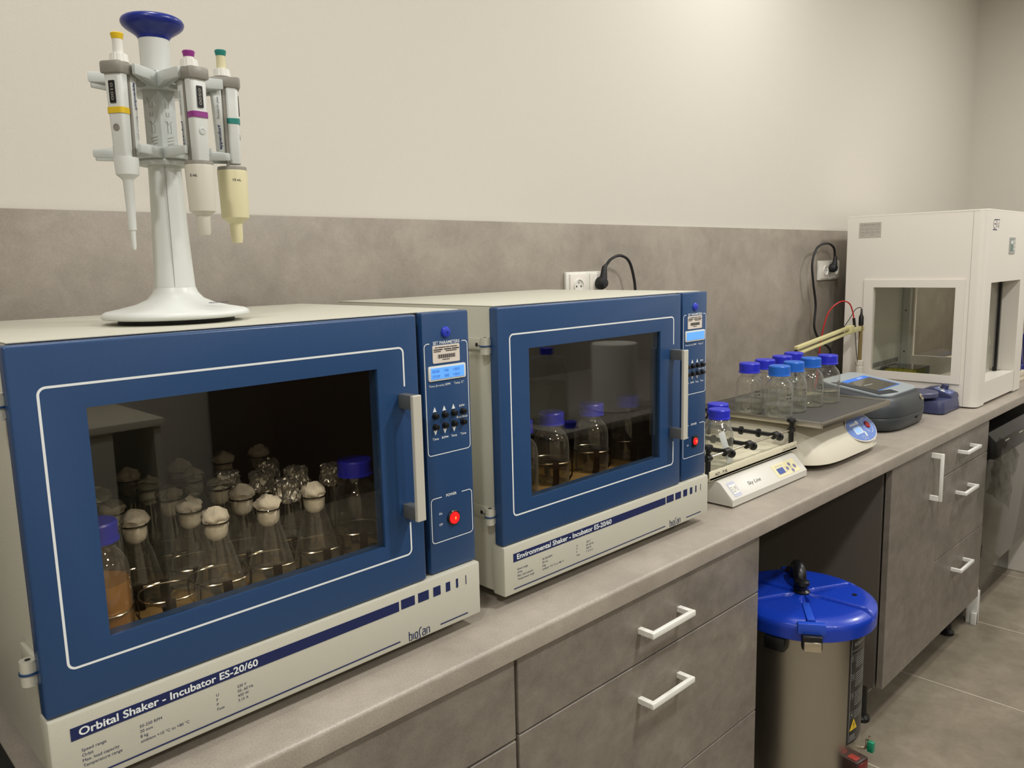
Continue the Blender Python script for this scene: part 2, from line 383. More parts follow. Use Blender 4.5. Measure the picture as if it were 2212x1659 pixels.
tag(obj('cabinet_foot', b, M_white), 'white plastic foot standing on the floor at the end of the right cabinet', 'foot')

# ------------------------------------------------------------------ shaker incubators
def incubator(label, loc, rz, title, title_w, fuse, square):
    t = thing('shaker_incubator', label, 'incubator', loc, rz)
    # body shell, open at the front
    b = BM(); x0, x1, yb, bd, z0, bt = .008, .622, .0245, .4876, .0212, .5176
    box(b, x0, x0+.024, yb, bd, z0, bt-.001, .002); box(b, .529, x1, yb, bd, z0, bt-.001, .002)
    box(b, x0+.0235, .5295, yb, bd, z0, .125); box(b, x0+.0235, .5295, bd-.03, bd, .125, bt-.022)
    obj('housing', b, M_cream, t)
    b = BM(); box(b, x0, x1, yb-.004, bd, bt-.0012, bt+.0004, .0006); obj('top_cover', b, M_cream, t)
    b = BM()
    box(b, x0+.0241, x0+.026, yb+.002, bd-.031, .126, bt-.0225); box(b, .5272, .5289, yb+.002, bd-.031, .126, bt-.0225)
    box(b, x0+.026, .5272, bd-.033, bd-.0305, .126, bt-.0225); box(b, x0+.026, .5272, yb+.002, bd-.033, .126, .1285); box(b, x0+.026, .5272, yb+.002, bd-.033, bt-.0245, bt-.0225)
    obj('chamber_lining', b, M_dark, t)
    b = BM(); box(b, .045, .515, .05, .43, .142, .150, .0015)
    pl = obj('platform', b, M_tan, t)
    b = BM(); cyl(b, (.28, .24, .1286), (.28, .24, .142), .05); obj('drive_hub', b, M_alu, t)
    # base panel
    b = BM(); box(b, 0, .632, 0, .03, .0212, .1091, .003); base = obj('base_panel', b, M_cream, t)
    b = BM(); F = FR(0)
    flat(b, [(.0213, .0787), (.468, .0787), (.468, .0936), (.0213, .0936)], F)
    for a, c in ((.4723, .4977), (.5044, .5248), (.5341, .5484), (.5595, .5682), (.5806, .5846), (.6008, .602)):
        flat(b, [(a, .0796), (c, .0796), (c, .0943), (a, .0943)], F)
    for a, c in ((.0215, .4676), (.546, .6032)): flat(b, [(a, .0296), (c, .0296), (c, .0313), (a, .0313)], F)
    obj('stripe', b, M_navyink, base)
    b = BM(); put_text(b, title, .0295, .0822, .0088, F, w=title_w, bold=.022, t=.0009); obj('lettering', b, M_whiteink, base, False)
    for xx, lines in ((.0305, ('Speed range', 'Orbit', 'Max. load capacity', 'Temperature range')), (.0926, ('50-250 RPM', '20 mm', '8 kg', 'ambient +10 °C to +80 °C')), (.185, ('U', 'F', 'P', 'Fuse')), (.2125, ('230 V', '50...60 Hz', '450 W', fuse))):
        b = BM()
        for i, s1 in enumerate(lines): put_text(b, s1, xx, .0623-.0062*i, .0036, F)
        obj('lettering', b, M_navyink, base, False)
    b = BM()
    # maker's wordmark in tall strokes
    zb, h, xh = .0253, .0145, .0095; x = .4846; sw = .0017
    S = lambda p: stroke(b, p, sw, F)
    S([(x, zb+h), (x, zb), (x+.0042, zb), (x+.0048, zb+.001), (x+.0048, zb+xh-.001), (x+.0042, zb+xh), (x, zb+xh)]); x += .0078
    S([(x, zb), (x, zb+xh)]); x += .0032
    S([(x, zb+.001), (x, zb+xh-.001), (x+.0008, zb+xh), (x+.004, zb+xh), (x+.0048, zb+xh-.001), (x+.0048, zb+.001), (x+.004, zb), (x+.0008, zb), (x, zb+.001)]); x += .0068
    S([(x, zb-.0035), (x+.0022, zb-.0025), (x+.0028, zb), (x+.0014, zb+.006), (x+.0018, zb+h-.004), (x+.0032, zb+h-.001), (x+.0062, zb+h)]); x += .0078
    S([(x, zb+xh), (x+.0042, zb+xh), (x+.0052, zb+xh-.001), (x+.0052, zb), (x+.001, zb), (x, zb+.001), (x, zb+.0048), (x+.001, zb+.0058), (x+.0052, zb+.0058)]); x += .0082
    S([(x, zb), (x, zb+xh), (x+.0042, zb+xh), (x+.0052, zb+xh-.001), (x+.0052, zb)])
    obj('wordmark', b, M_navyink, base, False)
    for fx in (.07, .55):
        for fy in (.05, .43):
            b = BM(); lathe(b, [(.014, 0), (.016, .002), (.016, .018), (.012, .0215)], 16, (fx, fy)); obj('foot', b, M_rubber, t)
    # door with window
    y0, y1 = .0028, .0235; X0, X1, Z0, Z1 = .0009, .5252, .1105, .5156; a0, a1, c0, c1 = .0726, .4518, .1818, .4433
    b = BM()
    outer = [(X0, Z0), (X1, Z0), (X1, Z1), (X0, Z1)]; inner = [(a0, c0), (a1, c0), (a1, c1), (a0, c1)]
    V = {}
    for nm, pts in (('o', outer), ('i', inner)):
        for k, yy in enumerate((y0, y1)): V[nm, k] = [b.verts.new((p[0], yy, p[1])) for p in pts]
    sharp = []
    for i in range(4):
        j = (i+1) % 4
        b.faces.new((V['o', 0][i], V['o', 0][j], V['i', 0][j], V['i', 0][i])); b.faces.new((V['o', 1][i], V['i', 1][i], V['i', 1][j], V['o', 1][j]))
        b.faces.new((V['o', 0][i], V['o', 1][i], V['o', 1][j], V['o', 0][j])); b.faces.new((V['i', 0][i], V['i', 0][j], V['i', 1][j], V['i', 1][i]))
    es = [e for e in b.edges if all(v in V['o', 0] or v in V['o', 1] for v in e.verts)]
    bmesh.ops.bevel(b, geom=es, offset=.003, segments=3, profile=.5, affect='EDGES')
    door = obj('door', b, M_blue, t)
    b = BM(); box(b, a0+.0002, a1-.0002, y0+.004, y0+.009, c0+.0002, c1-.0002); obj('window_pane', b, M_pane, door)
    b = BM(); Fd = FR(y0); A0, A1, C0, C1, rr = .0277, .4982, .1591, .4698, .008
    line = [(A1, .413)]+arc(A1-rr, C1-rr, rr, 0, 90)+arc(A0+rr, C1-rr, rr, 90, 180)+arc(A0+rr, C0+rr, rr, 180, 270)+arc(A1-rr, C0+rr, rr, 270, 360)+[(A1, .208)]
    stroke(b, line, .0027, Fd); obj('border_line', b, M_whiteink, door, False)
    hd = obj('handle', BM(), M_alu, door)
    b = BM(); box(b, .4862, .5018, y0-.0345, y0-.030, .2175, .4035, .0012); box(b, .4862, .5018, y0-.031, y0-.0285, .2178, .4032)
    b.to_mesh(hd.data); b.free(); hd.data.materials.clear(); hd.data.materials.append(M_alu)
    for q0, q1 in ((.3825, .4032), (.2178, .2385)):
        b = BM(); box(b, .4866, .5014, y0-.0285, y0+.001, q0, q1, .001); obj('handle_stem', b, M_knob, hd)
    # hinges on the left side
    for hz in (.4525, .161):
        b = BM(); box(b, x0-.006, x0+.0002, .0235, .088, hz-.009, hz+.0115, .002); cyl(b, (x0-.001, .0205, hz-.012), (x0-.001, .0205, hz+.012), .0062)
        cyl(b, (x0-.0125, .0275, hz-.014), (x0-.0125, .0275, hz+.014), .0085, 20)
        hg = obj('hinge', b, M_cream, t)
        b = BM(); cyl(b, (x0-.0125, .0275, hz-.0012), (x0-.0125, .0275, hz+.0012), .0098, 20); obj('hinge_ring', b, M_blue, hg)
        b = BM(); cyl(b, (x0-.0125, .0275, hz+.014), (x0-.0125, .0275, hz+.0145), .003, 12); obj('hinge_pin', b, M_black, hg)
        b = BM(); cyl(b, (x0-.0063, .056, hz), (x0-.0052, .056, hz), .0035); tube(b, [(x0-.0068, .05, hz-.001), (x0-.007, .03, hz-.004), (x0-.0055, .016, hz-.003)], .0009, 6, 4); obj('screw', b, M_black, hg)
    # control column
    b = BM(); yc = .008; box(b, .5387, .6319, yc, yc+.02, .1105, .5166, .003); col = obj('control_panel', b, M_blue, t)
    b = BM(); box(b, .5255, .5385, .0195, .0242, .1105, .515); obj('seam', b, M_edge, t)
    F = FR(yc)
    b = BM(); xa, xb, za, zb2, rr = .5415, .6272, .2985, .4697, .006
    stroke(b, [(.5517, zb2)]+arc(xa+rr, zb2-rr, rr, 90, 180)+arc(xa+rr, za+rr, rr, 180, 270)+arc(xb-rr, za+rr, rr, 270, 360)+arc(xb-rr, zb2-rr, rr, 0, 90)+[(.616, zb2)], .0013, F)
    xa, xb, za, zb2 = .5432, .6268, .1595, .2305
    stroke(b, [(.5646, zb2)]+arc(xa+rr, zb2-rr, rr, 90, 180)+arc(xa+rr, za+rr, rr, 180, 270)+arc(xb-rr, za+rr, rr, 270, 360)+arc(xb-rr, zb2-rr, rr, 0, 90)+[(.6057, zb2)], .0013, F)
    for cxx in (.5571, .5759, .5946):
        flat(b, [(cxx-.0034, .3655), (cxx+.0034, .3655), (cxx, .373)], F); flat(b, [(cxx-.0034, .337), (cxx, .3295), (cxx+.0034, .337)], F)
    obj('marking', b, M_whiteink, col, False)
    b = BM(); put_text(b, 'SET PARAMETERS', .5587, .4676, .0046, F, w=.0529, bold=.015); obj('lettering', b, M_whiteink, col, False); b = BM(); put_text(b, 'Time (hr:min)', .5481, .4037, .0032, F, w=.030); put_text(b, 'RPM', .5805, .4037, .0032, F, w=.0095, bold=.01); put_text(b, 'Temp. C°', .5975, .4037, .0032, F, w=.0205, bold=.01)
    obj('lettering', b, M_whiteink, col, False); b = BM(); put_text(b, 'RPM', .6121, .3665, .0033, F, w=.0105, align='c', bold=.01); put_text(b, 'Run/Stop', .6122, .3492, .0033, F, w=.0225, align='c', bold=.01)
    for s, x in (('Time', .5571), ('RPM', .5759), ('Temp.', .5946), ('Time', .6132)): put_text(b, s, x, .3218, .0034, F, w=.0125, align='c', bold=.01)
    obj('lettering', b, M_whiteink, col, False); b = BM(); put_text(b, 'POWER', .5843, .2288, .0042, F, w=.0215, align='c', bold=.015); put_text(b, 'On', .5612, .2028, .0034, F, align='c', bold=.01); put_text(b, 'Off', .5613, .1852, .0034, F, align='c', bold=.01)
    obj('lettering', b, M_whiteink, col, False)
    b = BM(); lathe(b, [(.0085, 0), (.0085, .0015), (.007, .004), (.003, .0052), (0, .0055)], 24); bmesh.ops.transform(b, matrix=Matrix.Translation((.584, yc, .4854)) @ Matrix.Rotation(PI/2, 4, 'X'), verts=b.verts[:])
    kn = obj('lock', b, M_key, col)
    b = BM(); box(b, .5822, .5858, yc-.006, yc-.0052, .4848, .4860); obj('keyhole', b, M_black, kn)
    b = BM(); flat(b, rrect(.5572, .6108, .4392, .4664, .002), F, th=.0006); lb = obj('sticker', b, M_label, col, False)
    b = BM(); F2 = FR(yc-.0006)
    for i in range(26):
        xx = .567+i*.00135; wd = .0004+.0005*((i*7) % 3)/2; flat(b, [(xx, .4462), (xx+wd, .4462), (xx+wd, .4522), (xx, .4522)], F2)
    for z, h, spans in ((.4622, .0014, ((.562, .567), (.568, .582), (.583, .590), (.592, .606))), (.4588, .0018, ((.559, .577), (.580, .594), (.5955, .609))), (.4562, .0014, ((.559, .572), (.583, .604))), (.4435, .0012, ((.576, .5895),))):
        for a, c in spans:
            k = a
            while k < c: flat(b, [(k, z), (k+.0009, z), (k+.0009, z+h), (k, z+h)], F2); k += .0013
    obj('barcode', b, M_blackink, lb, False)
    b = BM(); prism(b, rrect(.5471, .6213, .4125, .4355, .003), lambda a, c, k: Vector((a, yc-(.0022 if k else -.001), c)), .0005); ld = obj('display_bezel', b, M_pgrey, col)
    b = BM(); flat(b, [(.5514, .4155), (.6172, .4155), (.6172, .4325), (.5514, .4325)], FR(yc-.0022), th=.0004); lc = obj('display', b, M_lcd, ld, False)
    if not square:
        b = BM(); F2 = FR(yc-.0032)
        for s, x, z in (('00:00', .5535, .4255), ('100', .577, .4255), ('+30.0', .594, .4255), ('STOP', .5535, .4175), ('000', .577, .4175), ('+30.0', .594, .4175)): put_text(b, s, x, z, .0042, F2, t=.0002)
        obj('readout', b, M_lcdink, lc, False)
    for zz in (.3592, .3423):
        for xx in (.5571, .5759, .5944, .6131):
            b = BM(); lathe(b, [(.0052, 0), (.0052, .002), (.0042, .0022), (.0042, .0065), (.0036, .0075), (0, .0078)], 16); bmesh.ops.transform(b, matrix=Matrix.Translation((xx, yc, zz)) @ Matrix.Rotation(PI/2, 4, 'X'), verts=b.verts[:]); obj('button', b, M_black, col)
    sx, sz = .5866, .1925
    b = BM()
    if square: box(b, sx-.0095, sx+.0095, yc-.003, yc, sz-.0125, sz+.0125, .001)
    else: lathe(b, [(.0125, 0), (.0125, .002), (.011, .0035), (.0098, .003)], 24); bmesh.ops.transform(b, matrix=Matrix.Translation((sx, yc, sz)) @ Matrix.Rotation(PI/2, 4, 'X'), verts=b.verts[:])
    sw_ = obj('power_switch', b, M_black, col)
    b = BM(); lathe(b, [(.0096 if not square else .0078, .0028), (.0092 if not square else .0075, .0048), (.004, .0056), (0, .0058)], 24); bmesh.ops.transform(b, matrix=Matrix.Translation((sx, yc, sz)) @ Matrix.Rotation(PI/2, 4, 'X'), verts=b.verts[:]); sl = obj('rocker', b, M_red, sw_)
    b = BM(); box(b, sx-.0012, sx+.0014, yc-.0064, yc-.0057, sz-.0022, sz+.0022, .0003); obj('glow', b, M_redhot, sl)
    return t
inc1 = incubator('nearest blue and cream benchtop incubator, titled Orbital Shaker, full of stoppered flasks', (0, .0693, .9), .012, 'Orbital Shaker - Incubator ES-20/60', .2125, '3,15 A', False)
inc2 = incubator('second blue and cream benchtop incubator, titled Environmental Shaker, with bottles inside', (.6977, .0878, .9), -.0027, 'Environmental Shaker - Incubator ES-20/60', .258, 'T 3,15 A', True)

# clamps on the platforms (world xy -> parts of the incubator)
def local(inc, p):
    a = -inc.rotation_euler.z; d = Vector(p)-Vector(inc.location); return Vector((d.x*math.cos(a)-d.y*math.sin(a), d.x*math.sin(a)+d.y*math.cos(a), d.z))
def clamp(inc, x, y, rad, hz, ang=.5):
    c = local(inc, (x, y, 1.05)); c.z = .15
    b = BM(); pts = []
    for k in range(24):
        t = 2*PI*k/24; rr = rad*(1+.045*math.cos(4*(t-ang))); pts.append((c.x+rr*math.cos(t), c.y+rr*math.sin(t), c.z+hz))
    tube(b, pts, .0013, 6, closed=True)
    cl = obj('flask_clamp', b, M_wire, inc)
    for k in range(4):
        t = ang+PI/4+k*PI/2; b = BM(); ca, sa = math.cos(t), math.sin(t); hw = .006
        def q(rr, z, s): return (c.x+rr*ca-s*hw*sa, c.y+rr*sa+s*hw*ca, c.z+z)
        pr = [(.012, .001), (rad-.004, .001), (rad+.003, .012), (rad+.004, hz-.004), (rad+.002, hz+.004)]
        v = [[b.verts.new(q(rr, z, s)) for s in (-1, 1)] for rr, z in pr]
        for i in range(len(v)-1): b.faces.new((v[i][0], v[i][1], v[i+1][1], v[i+1][0]))
        bmesh.ops.solidify(b, geom=b.faces[:], thickness=.0008); obj('clamp_strap', b, M_strap, cl)

# ------------------------------------------------------------------ glassware
def flask_proto(name, label, R, H, top, parent_mat=None, liquid=.018):
    t = thing(name, label, 'flask')
    b = BM(); nr = R*.475; nh = H*.72
    lathe(b, [(0, .0006), (R*.75, .0006), (R*.95, .004), (R, .012), (R*.96, .021), (nr*1.25, nh-.006), (nr, nh+.004), (nr, H-.004), (nr*1.12, H-.002), (nr*1.08, H), (nr*.92, H-.001)], 32, close=False)
    obj('glass', b, M_glass, t)
    b = BM(); tube(b, [(nr*1.1*math.cos(2*PI*k/28), nr*1.1*math.sin(2*PI*k/28), H-.0008) for k in range(28)], .0011, 6, closed=True); obj('rim', b, M_rim, t)
    if liquid:
        b = BM(); lr = R*.985-.001-(liquid-.012)*.35
        lathe(b, [(0, .0016), (R*.74, .0016), (R*.92, .005), (R*.965, .012), (lr, liquid), (0, liquid)], 28); obj('liquid', b, M_water, t)
    rnd = random.Random(hash(name) % 97+int(R*1e4)+len(label))
    if top == 'cotton':
        b = BM(); s = nr*.96
        lathe(b, [(0, H-.026), (s*.5, H-.0255), (s*.86, H-.021), (s, H-.014), (s, H), (s*.98, H+.001)], 20, close=False)
        lathe(b, [(s*1.0, H+.0008), (s*1.12, H+.0025), (s*1.16, H+.007), (s*.95, H+.013), (s*.45, H+.018), (0, H+.020)], 22, close=False)
        for v in b.verts:
            if v.co.z > H: v.co += noise.noise_vector(v.co*150+Vector((len(label), 0, 0)))*.0058
        obj('cotton_plug', b, M_cotton, t, ang=80)
    elif top == 'foil':
        b = BM(); rr = nr*1.3
        lathe(b, [(rr*1.15, H-.026), (rr*1.2, H-.02), (rr*1.02, H-.01), (rr*1.05, H-.002), (rr*1.02, H+.003), (rr*.55, H+.006), (0, H+.005)], 26, close=False)
        bmesh.ops.subdivide_edges(b, edges=b.edges[:], cuts=1, use_grid_fill=True)
        for v in b.verts: v.co += (noise.noise_vector(v.co*190+Vector((R*999, 3, 1)))*.004+noise.noise_vector(v.co*520)*.0022)
        obj('foil_cap', b, M_foil, t, smooth=False)
    return t
PZ = 1.0502
cot = flask_proto('erlenmeyer_flask', 'x', .033, .108, 'cotton')
places = [((.158, .225), 'stoppered flask next to the amber bottle, second row of the near incubator'),
          ((.155, .302), 'cotton-stoppered flask directly behind the amber bottle in the near incubator'),
          ((.237, .155), 'front-row cotton-stoppered flask with a wisp of film, right of the empty ring clamp'),
          ((.234, .231), 'cotton-stoppered flask right behind the front flask in the middle left of the near incubator'),
          ((.238, .312), 'cotton-stoppered flask, third back in the row behind the empty-ring neighbour'),
          ((.312, .234), 'cotton-stoppered flask in the second row, centre of the near incubator'),
          ((.313, .157), 'front-row cotton-stoppered flask in the centre of the near incubator'),
          ((.389, .163), 'rightmost cotton-stoppered flask of the near incubator front row, beside the blue-capped bottle'),
          ((.313, .311), 'cotton-stoppered flask just left of the foil-capped flasks'),
          ((.305, .388), 'small-looking cotton-stoppered flask in the dim back rows of the near incubator'),
          ((.315, .466), 'cotton-stoppered flask with peaked plug at the chamber back, left one'),
          ((.391, .466), 'cotton-stoppered flask with peaked plug at the chamber back, middle one'),
          ((.456, .462), 'dim cotton-stoppered flask at the chamber back, right one'),
          ((.238, .392), 'cotton-stoppered flask at the back left behind four others in its column'),
          ((.235, .470), 'hindmost cotton-stoppered flask at the back left of the near incubator'),
          ((.162, .382), 'cotton-stoppered flask at the far left edge of the near window')]
for i, ((x, y), lab) in enumerate(places):
    o = cot if i == 0 else dup(cot)
    o['label'] = lab; o['group'] = 'cotton-stoppered flasks in the near incubator'; o.location = (x, y, PZ); o.rotation_euler = (0, 0, i*1.3)
fo = flask_proto('foil_topped_flask', 'foil-capped flask', .029, .112, 'foil', liquid=.03)
for i, ((x, y), lab) in enumerate([((.350, .362), 'foil-capped flask at the left of the foil group, in the back'), ((.385, .318), 'foil-capped flask in the middle of the foil group'),
        ((.430, .385), 'tallest-looking foil-capped flask at the back of the foil group'), ((.388, .241), 'nearest foil-capped flask with bright crumpled foil'),
        ((.437, .300), 'foil-capped flask behind the rightmost cotton-stoppered one'), ((.487, .270), 'foil-capped flask beside the blue-capped bottle on the right')]):
    o = fo if i == 0 else dup(fo)
    o['label'] = lab; o['group'] = 'foil-capped flasks in the near incubator'; o.location = (x, y, PZ); o.rotation_euler = (0, 0, i*1.1+.4)

def cap_bm(r, z0, h, seg=48):
    b = BM(); pr = [(r*.9, z0, 0), (r*1.03, z0, 0), (r*1.03, z0+.003, 0), (r*.97, z0+.004, 1), (r*.985, z0+h*.9, 1), (r*.93, z0+h, 0), (0, z0+h+.0005, 0)]
    rings = []
    for rr, z, rib in pr:
        if rr == 0: rings.append([b.verts.new((0, 0, z))]); continue
        rings.append([b.verts.new(((rr+(.0006 if (k % 2) and rib else 0))*math.cos(2*PI*k/seg), (rr+(.0006 if (k % 2) and rib else 0))*math.sin(2*PI*k/seg), z)) for k in range(seg)])
    for a, c in zip(rings, rings[1:]):
        for k in range(seg):
            if len(c) == 1: b.faces.new((a[k], a[(k+1) % seg], c[0]))
            else: b.faces.new((a[k], a[(k+1) % seg], c[(k+1) % seg], c[k]))
    return b
def bottle_proto(name, label, R, H, liq=None, liqmat=None, capmat=M_cap, note=None, a0=0, cr=.0268, ch_=.0245):
    t = thing(name, label, 'bottle'); n = .0205*cr/.0268
    b = BM(); zs = H-.052 if H > .2 else H*.61
    lathe(b, [(0, .0015), (R*.6, .0008), (R*.86, .0006), (R*.97, .004), (R, .010), (R, zs-.014), (R*.985, zs-.006), (R*.94, zs+.003), (R*.85, zs+.0105), (R*.73, zs+.016), (n*1.05, zs+.0205), (n*.97, zs+.0235), (n*.95, H-.027), (n, H-.004), (n*.9, H-.003)], 36, close=False)
    obj('glass', b, M_glass, t)
    b = BM(); lathe(b, [(n*1.0, H-.0285), (n*1.16, H-.028), (n*1.16, H-.0255), (n*1.0, H-.025)], 30, close=False); obj('pouring_ring', b, M_film, t)
    if liq:
        b = BM(); lathe(b, [(0, .0028), (R*.84, .0022), (R*.94, .005), (R*.97, .011), (R*.97, liq), (0, liq)], 32); obj('liquid', b, liqmat or M_water, t)
    obj('cap', cap_bm(cr, H-ch_+.0005, ch_), capmat, t)
    if note:
        b = BM(); rr = R+.0004
        me = BM(); fr = (Vector((0, 0, 0)), Vector((1, 0, 0)), Vector((0, 0, 1)), Vector((0, 0, 0)))
        for i, s in enumerate(note): put_text(b, s, 0, H*.44-.010*i, .0052, fr, align='c', shear=.25, bold=.02)
        for v in b.verts:
            th = a0+v.co.x/rr; v.co = Vector((rr*math.cos(th), rr*math.sin(th), v.co.z))
        me.free(); obj('handwriting', b, M_blackink, t, False)
    return t
T = bottle_proto('media_bottle', 'x', .035, .142, .03, M_broth)
T.children[2].data.materials[0] = M_broth
# amber bottle at the left edge of the near window
bpy.context.view_layer.update()
def set_children(t, **kw): pass
T['label'] = 'blue-capped bottle with amber liquid at the left edge of the near window'; T['category'] = 'bottle'; T.location = (.09, .158, PZ)
for ch in T.children:
    if ch.name.startswith('liquid'):
        b = BM(); lathe(b, [(0, .0028), (.029, .0022), (.033, .005), (.034, .011), (.034, .068), (0, .068)], 32); b.to_mesh(ch.data); b.free()
T2 = bottle_proto('media_bottle', 'blue-capped empty bottle at the right end of the near window', .035, .142, None); T2.location = (.474, .183, PZ)
for x, y, a in ((.09, .158, .3), (.166, .150, .5), (.237, .155, .6), (.313, .157, .5), (.389, .163, .6), (.158, .225, .4), (.234, .231, .5), (.312, .234, .5), (.388, .241, .5), (.474, .183, .4), (.238, .312, .5), (.155, .302, .5)):
    clamp(inc1, x, y, .037 if (x, y) != (.166, .150) else .0355, .033, a)
# far incubator
b0 = bottle_proto('media_bottle', 'clear bottle with cloudy liquid, left one in the second incubator', .036, .142, .04, M_cloudy)
b0.location = (.953, .213, PZ)
for x, y, lab in ((1.078, .214, 'clear bottle with cloudy liquid, middle one in the second incubator'), (1.208, .217, 'dim clear bottle at the right in the second incubator'), (.855, .205, 'clear bottle cut off by the left edge of the second window')):
    dup(b0, (x, y, PZ), x*7, lab)
b0['group'] = 'bottles in the second incubator'
for x, y in ((.953, .213), (1.078, .214), (1.208, .217)): clamp(inc2, x, y, .039, .045, .18)

# crumpled clear film bag lying over flasks in the near incubator
b = BM()
nx, ny = 22, 12
V = [[b.verts.new((.125+.17*i/nx, .20+.11*j/ny, 1.185)) for j in range(ny+1)] for i in range(nx+1)]
for col_ in V:
    for v in col_: v.co.z += .006+.016*abs(noise.noise(v.co*28)); v.co.z -= .010*((v.co.x-.125)/.17)
for i in range(nx):
    for j in range(ny): b.faces.new((V[i][j], V[i+1][j], V[i+1][j+1], V[i][j+1]))
bmesh.ops.solidify(b, geom=b.faces[:], thickness=.0002)
tag(obj('plastic_film', b, M_film), 'crumpled clear plastic film lying over the stoppers at the left in the near incubator', 'film')

# ------------------------------------------------------------------ pipette stand on the near incubator
SZ = .9+.5176; SC = Vector((.2475, .2485, SZ)); SA = math.atan2(-.3658, .9307)
st = thing('pipette_stand', 'white carousel pipette stand with dark blue flared top on the near incubator', 'stand', SC, SA)
b = BM(); lathe(b, [(.080, .006), (.092, .0075), (.094, .010), (.0935, .0135), (.088, .017), (.07, .0205), (.05, .0255), (.036, .032), (.029, .040), (.0265, .047)], 56, close=False); lathe(b, [(.0, .006), (.08, .006)], 56, close=False)
base = obj('base', b, M_pgrey, st, ang=60)
b = BM(); lathe(b, [(.070, .0003), (.074, .0006), (.074, .0062), (.0, .0062)], 40, close=True); obj('rubber_pad', b, M_rubber, base)
b = BM(); put_text(b, 'eppendorf', .052, .0, .004, (Vector((0, -.05, .0258)), Vector((1, 0, 0)), Vector((0, .9, .42)), Vector((0, 0, 0))), align='c', bold=.02); obj('lettering', b, M_navyink, base, False)
b = BM(); lathe(b, [(.0262, .047), (.0245, .08), (.0225, .13), (.021, .18), (.0205, .206)], 40, close=True); column = obj('column', b, M_pgrey, st)
b = BM(); box(b, -.0003, .0003, -.0262, -.0215, .048, .205); bmesh.ops.transform(b, matrix=Matrix.Rotation(0, 4, 'X'), verts=b.verts[:])
for v in b.verts:
    v.co.y -= 0 if v.co.z < .1 else -.0046
obj('seam', b, M_mgrey, column)
b = BM(); lathe(b, [(.019, .206), (.031, .207), (.033, .211), (.031, .2145), (.020, .216)], 40, close=True); obj('ring_collar', b, M_grey, st)
b = BM(); prism(b, [(.022*math.cos(2*PI*k/6+PI/6+.0), .022*math.sin(2*PI*k/6+PI/6)) for k in range(6)], lambda x, y, k: Vector((x, y, .215 if k == 0 else .325)), .001)
dr = obj('hub', b, M_grey, st)
b = BM()
for ang in (-60, -120):
    a = math.radians(ang); N3 = Vector((math.cos(a), math.sin(a), 0)); U3 = Vector((-math.sin(a), math.cos(a), 0)); O3 = N3*.0191
    if U3.x < 0: U3 = -U3
    F = (O3, U3, Vector((0, 0, 1)), N3)
    for pts in ([(-.006, .292), (-.003, .286), (-.003, .279), (.0015, .279), (.0015, .286)], [(-.0025, .273), (-.0025, .268), (.001, .268), (.001, .273)], [(-.005, .262), (0, .258), (.004, .262)], [(-.002, .262), (-.002, .247), (.0025, .247), (.0025, .258)]):
        stroke(b, pts, .0006, F, t=.0004)
    for i in range(4): stroke(b, [(-.004, .240-.004*i), (.005, .2425-.004*i)], .0007, F, t=.0004)
obj('engraving', b, M_mgrey, dr, False)
for k in range(6):
    a = k*PI/3; D = Vector((math.cos(a), math.sin(a), 0)); Pp = Vector((-D.y, D.x, 0))
    def q(r_, s_, z): return D*r_+Pp*s_+Vector((0, 0, z))
    OUT = [(.012, -.013), (.017, -.014), (.050, -.020), (.080, -.0185), (.078, -.0135), (.046, -.0125), (.038, -.006), (.036, 0), (.038, .006), (.046, .0125), (.078, .0135), (.080, .0185), (.050, .020), (.017, .014), (.012, .013)]
    b = BM(); prism(b, OUT, lambda u_, v_, kk: q(u_, v_, .312-(.012 if u_ < .05 else .006) if kk == 0 else .322-(.001 if u_ < .05 else .003)), .0012); obj('fork_arm', b, M_grey, st)
    b = BM(); prism(b, OUT, lambda u_, v_, kk: q(u_*1.03, v_, .214 if kk == 0 else .228-(.0 if u_ < .05 else .004)), .0012); obj('fork_arm', b, M_grey, st)
b = BM(); lathe(b, [(.0185, .32), (.0185, .365), (.019, .3675)], 40); obj('neck', b, M_pgrey, st)
b = BM(); lathe(b, [(.0188, .366), (.0195, .368), (.0215, .3708), (.025, .3735), (.0295, .3765), (.034, .3795), (.0370, .3825), (.0384, .3855), (.0384, .3878), (.0370, .3905), (.034, .3925), (.02, .3955), (0, .3962)], 64, close=False); obj('flared_top', b, M_capblue, st, ang=75)

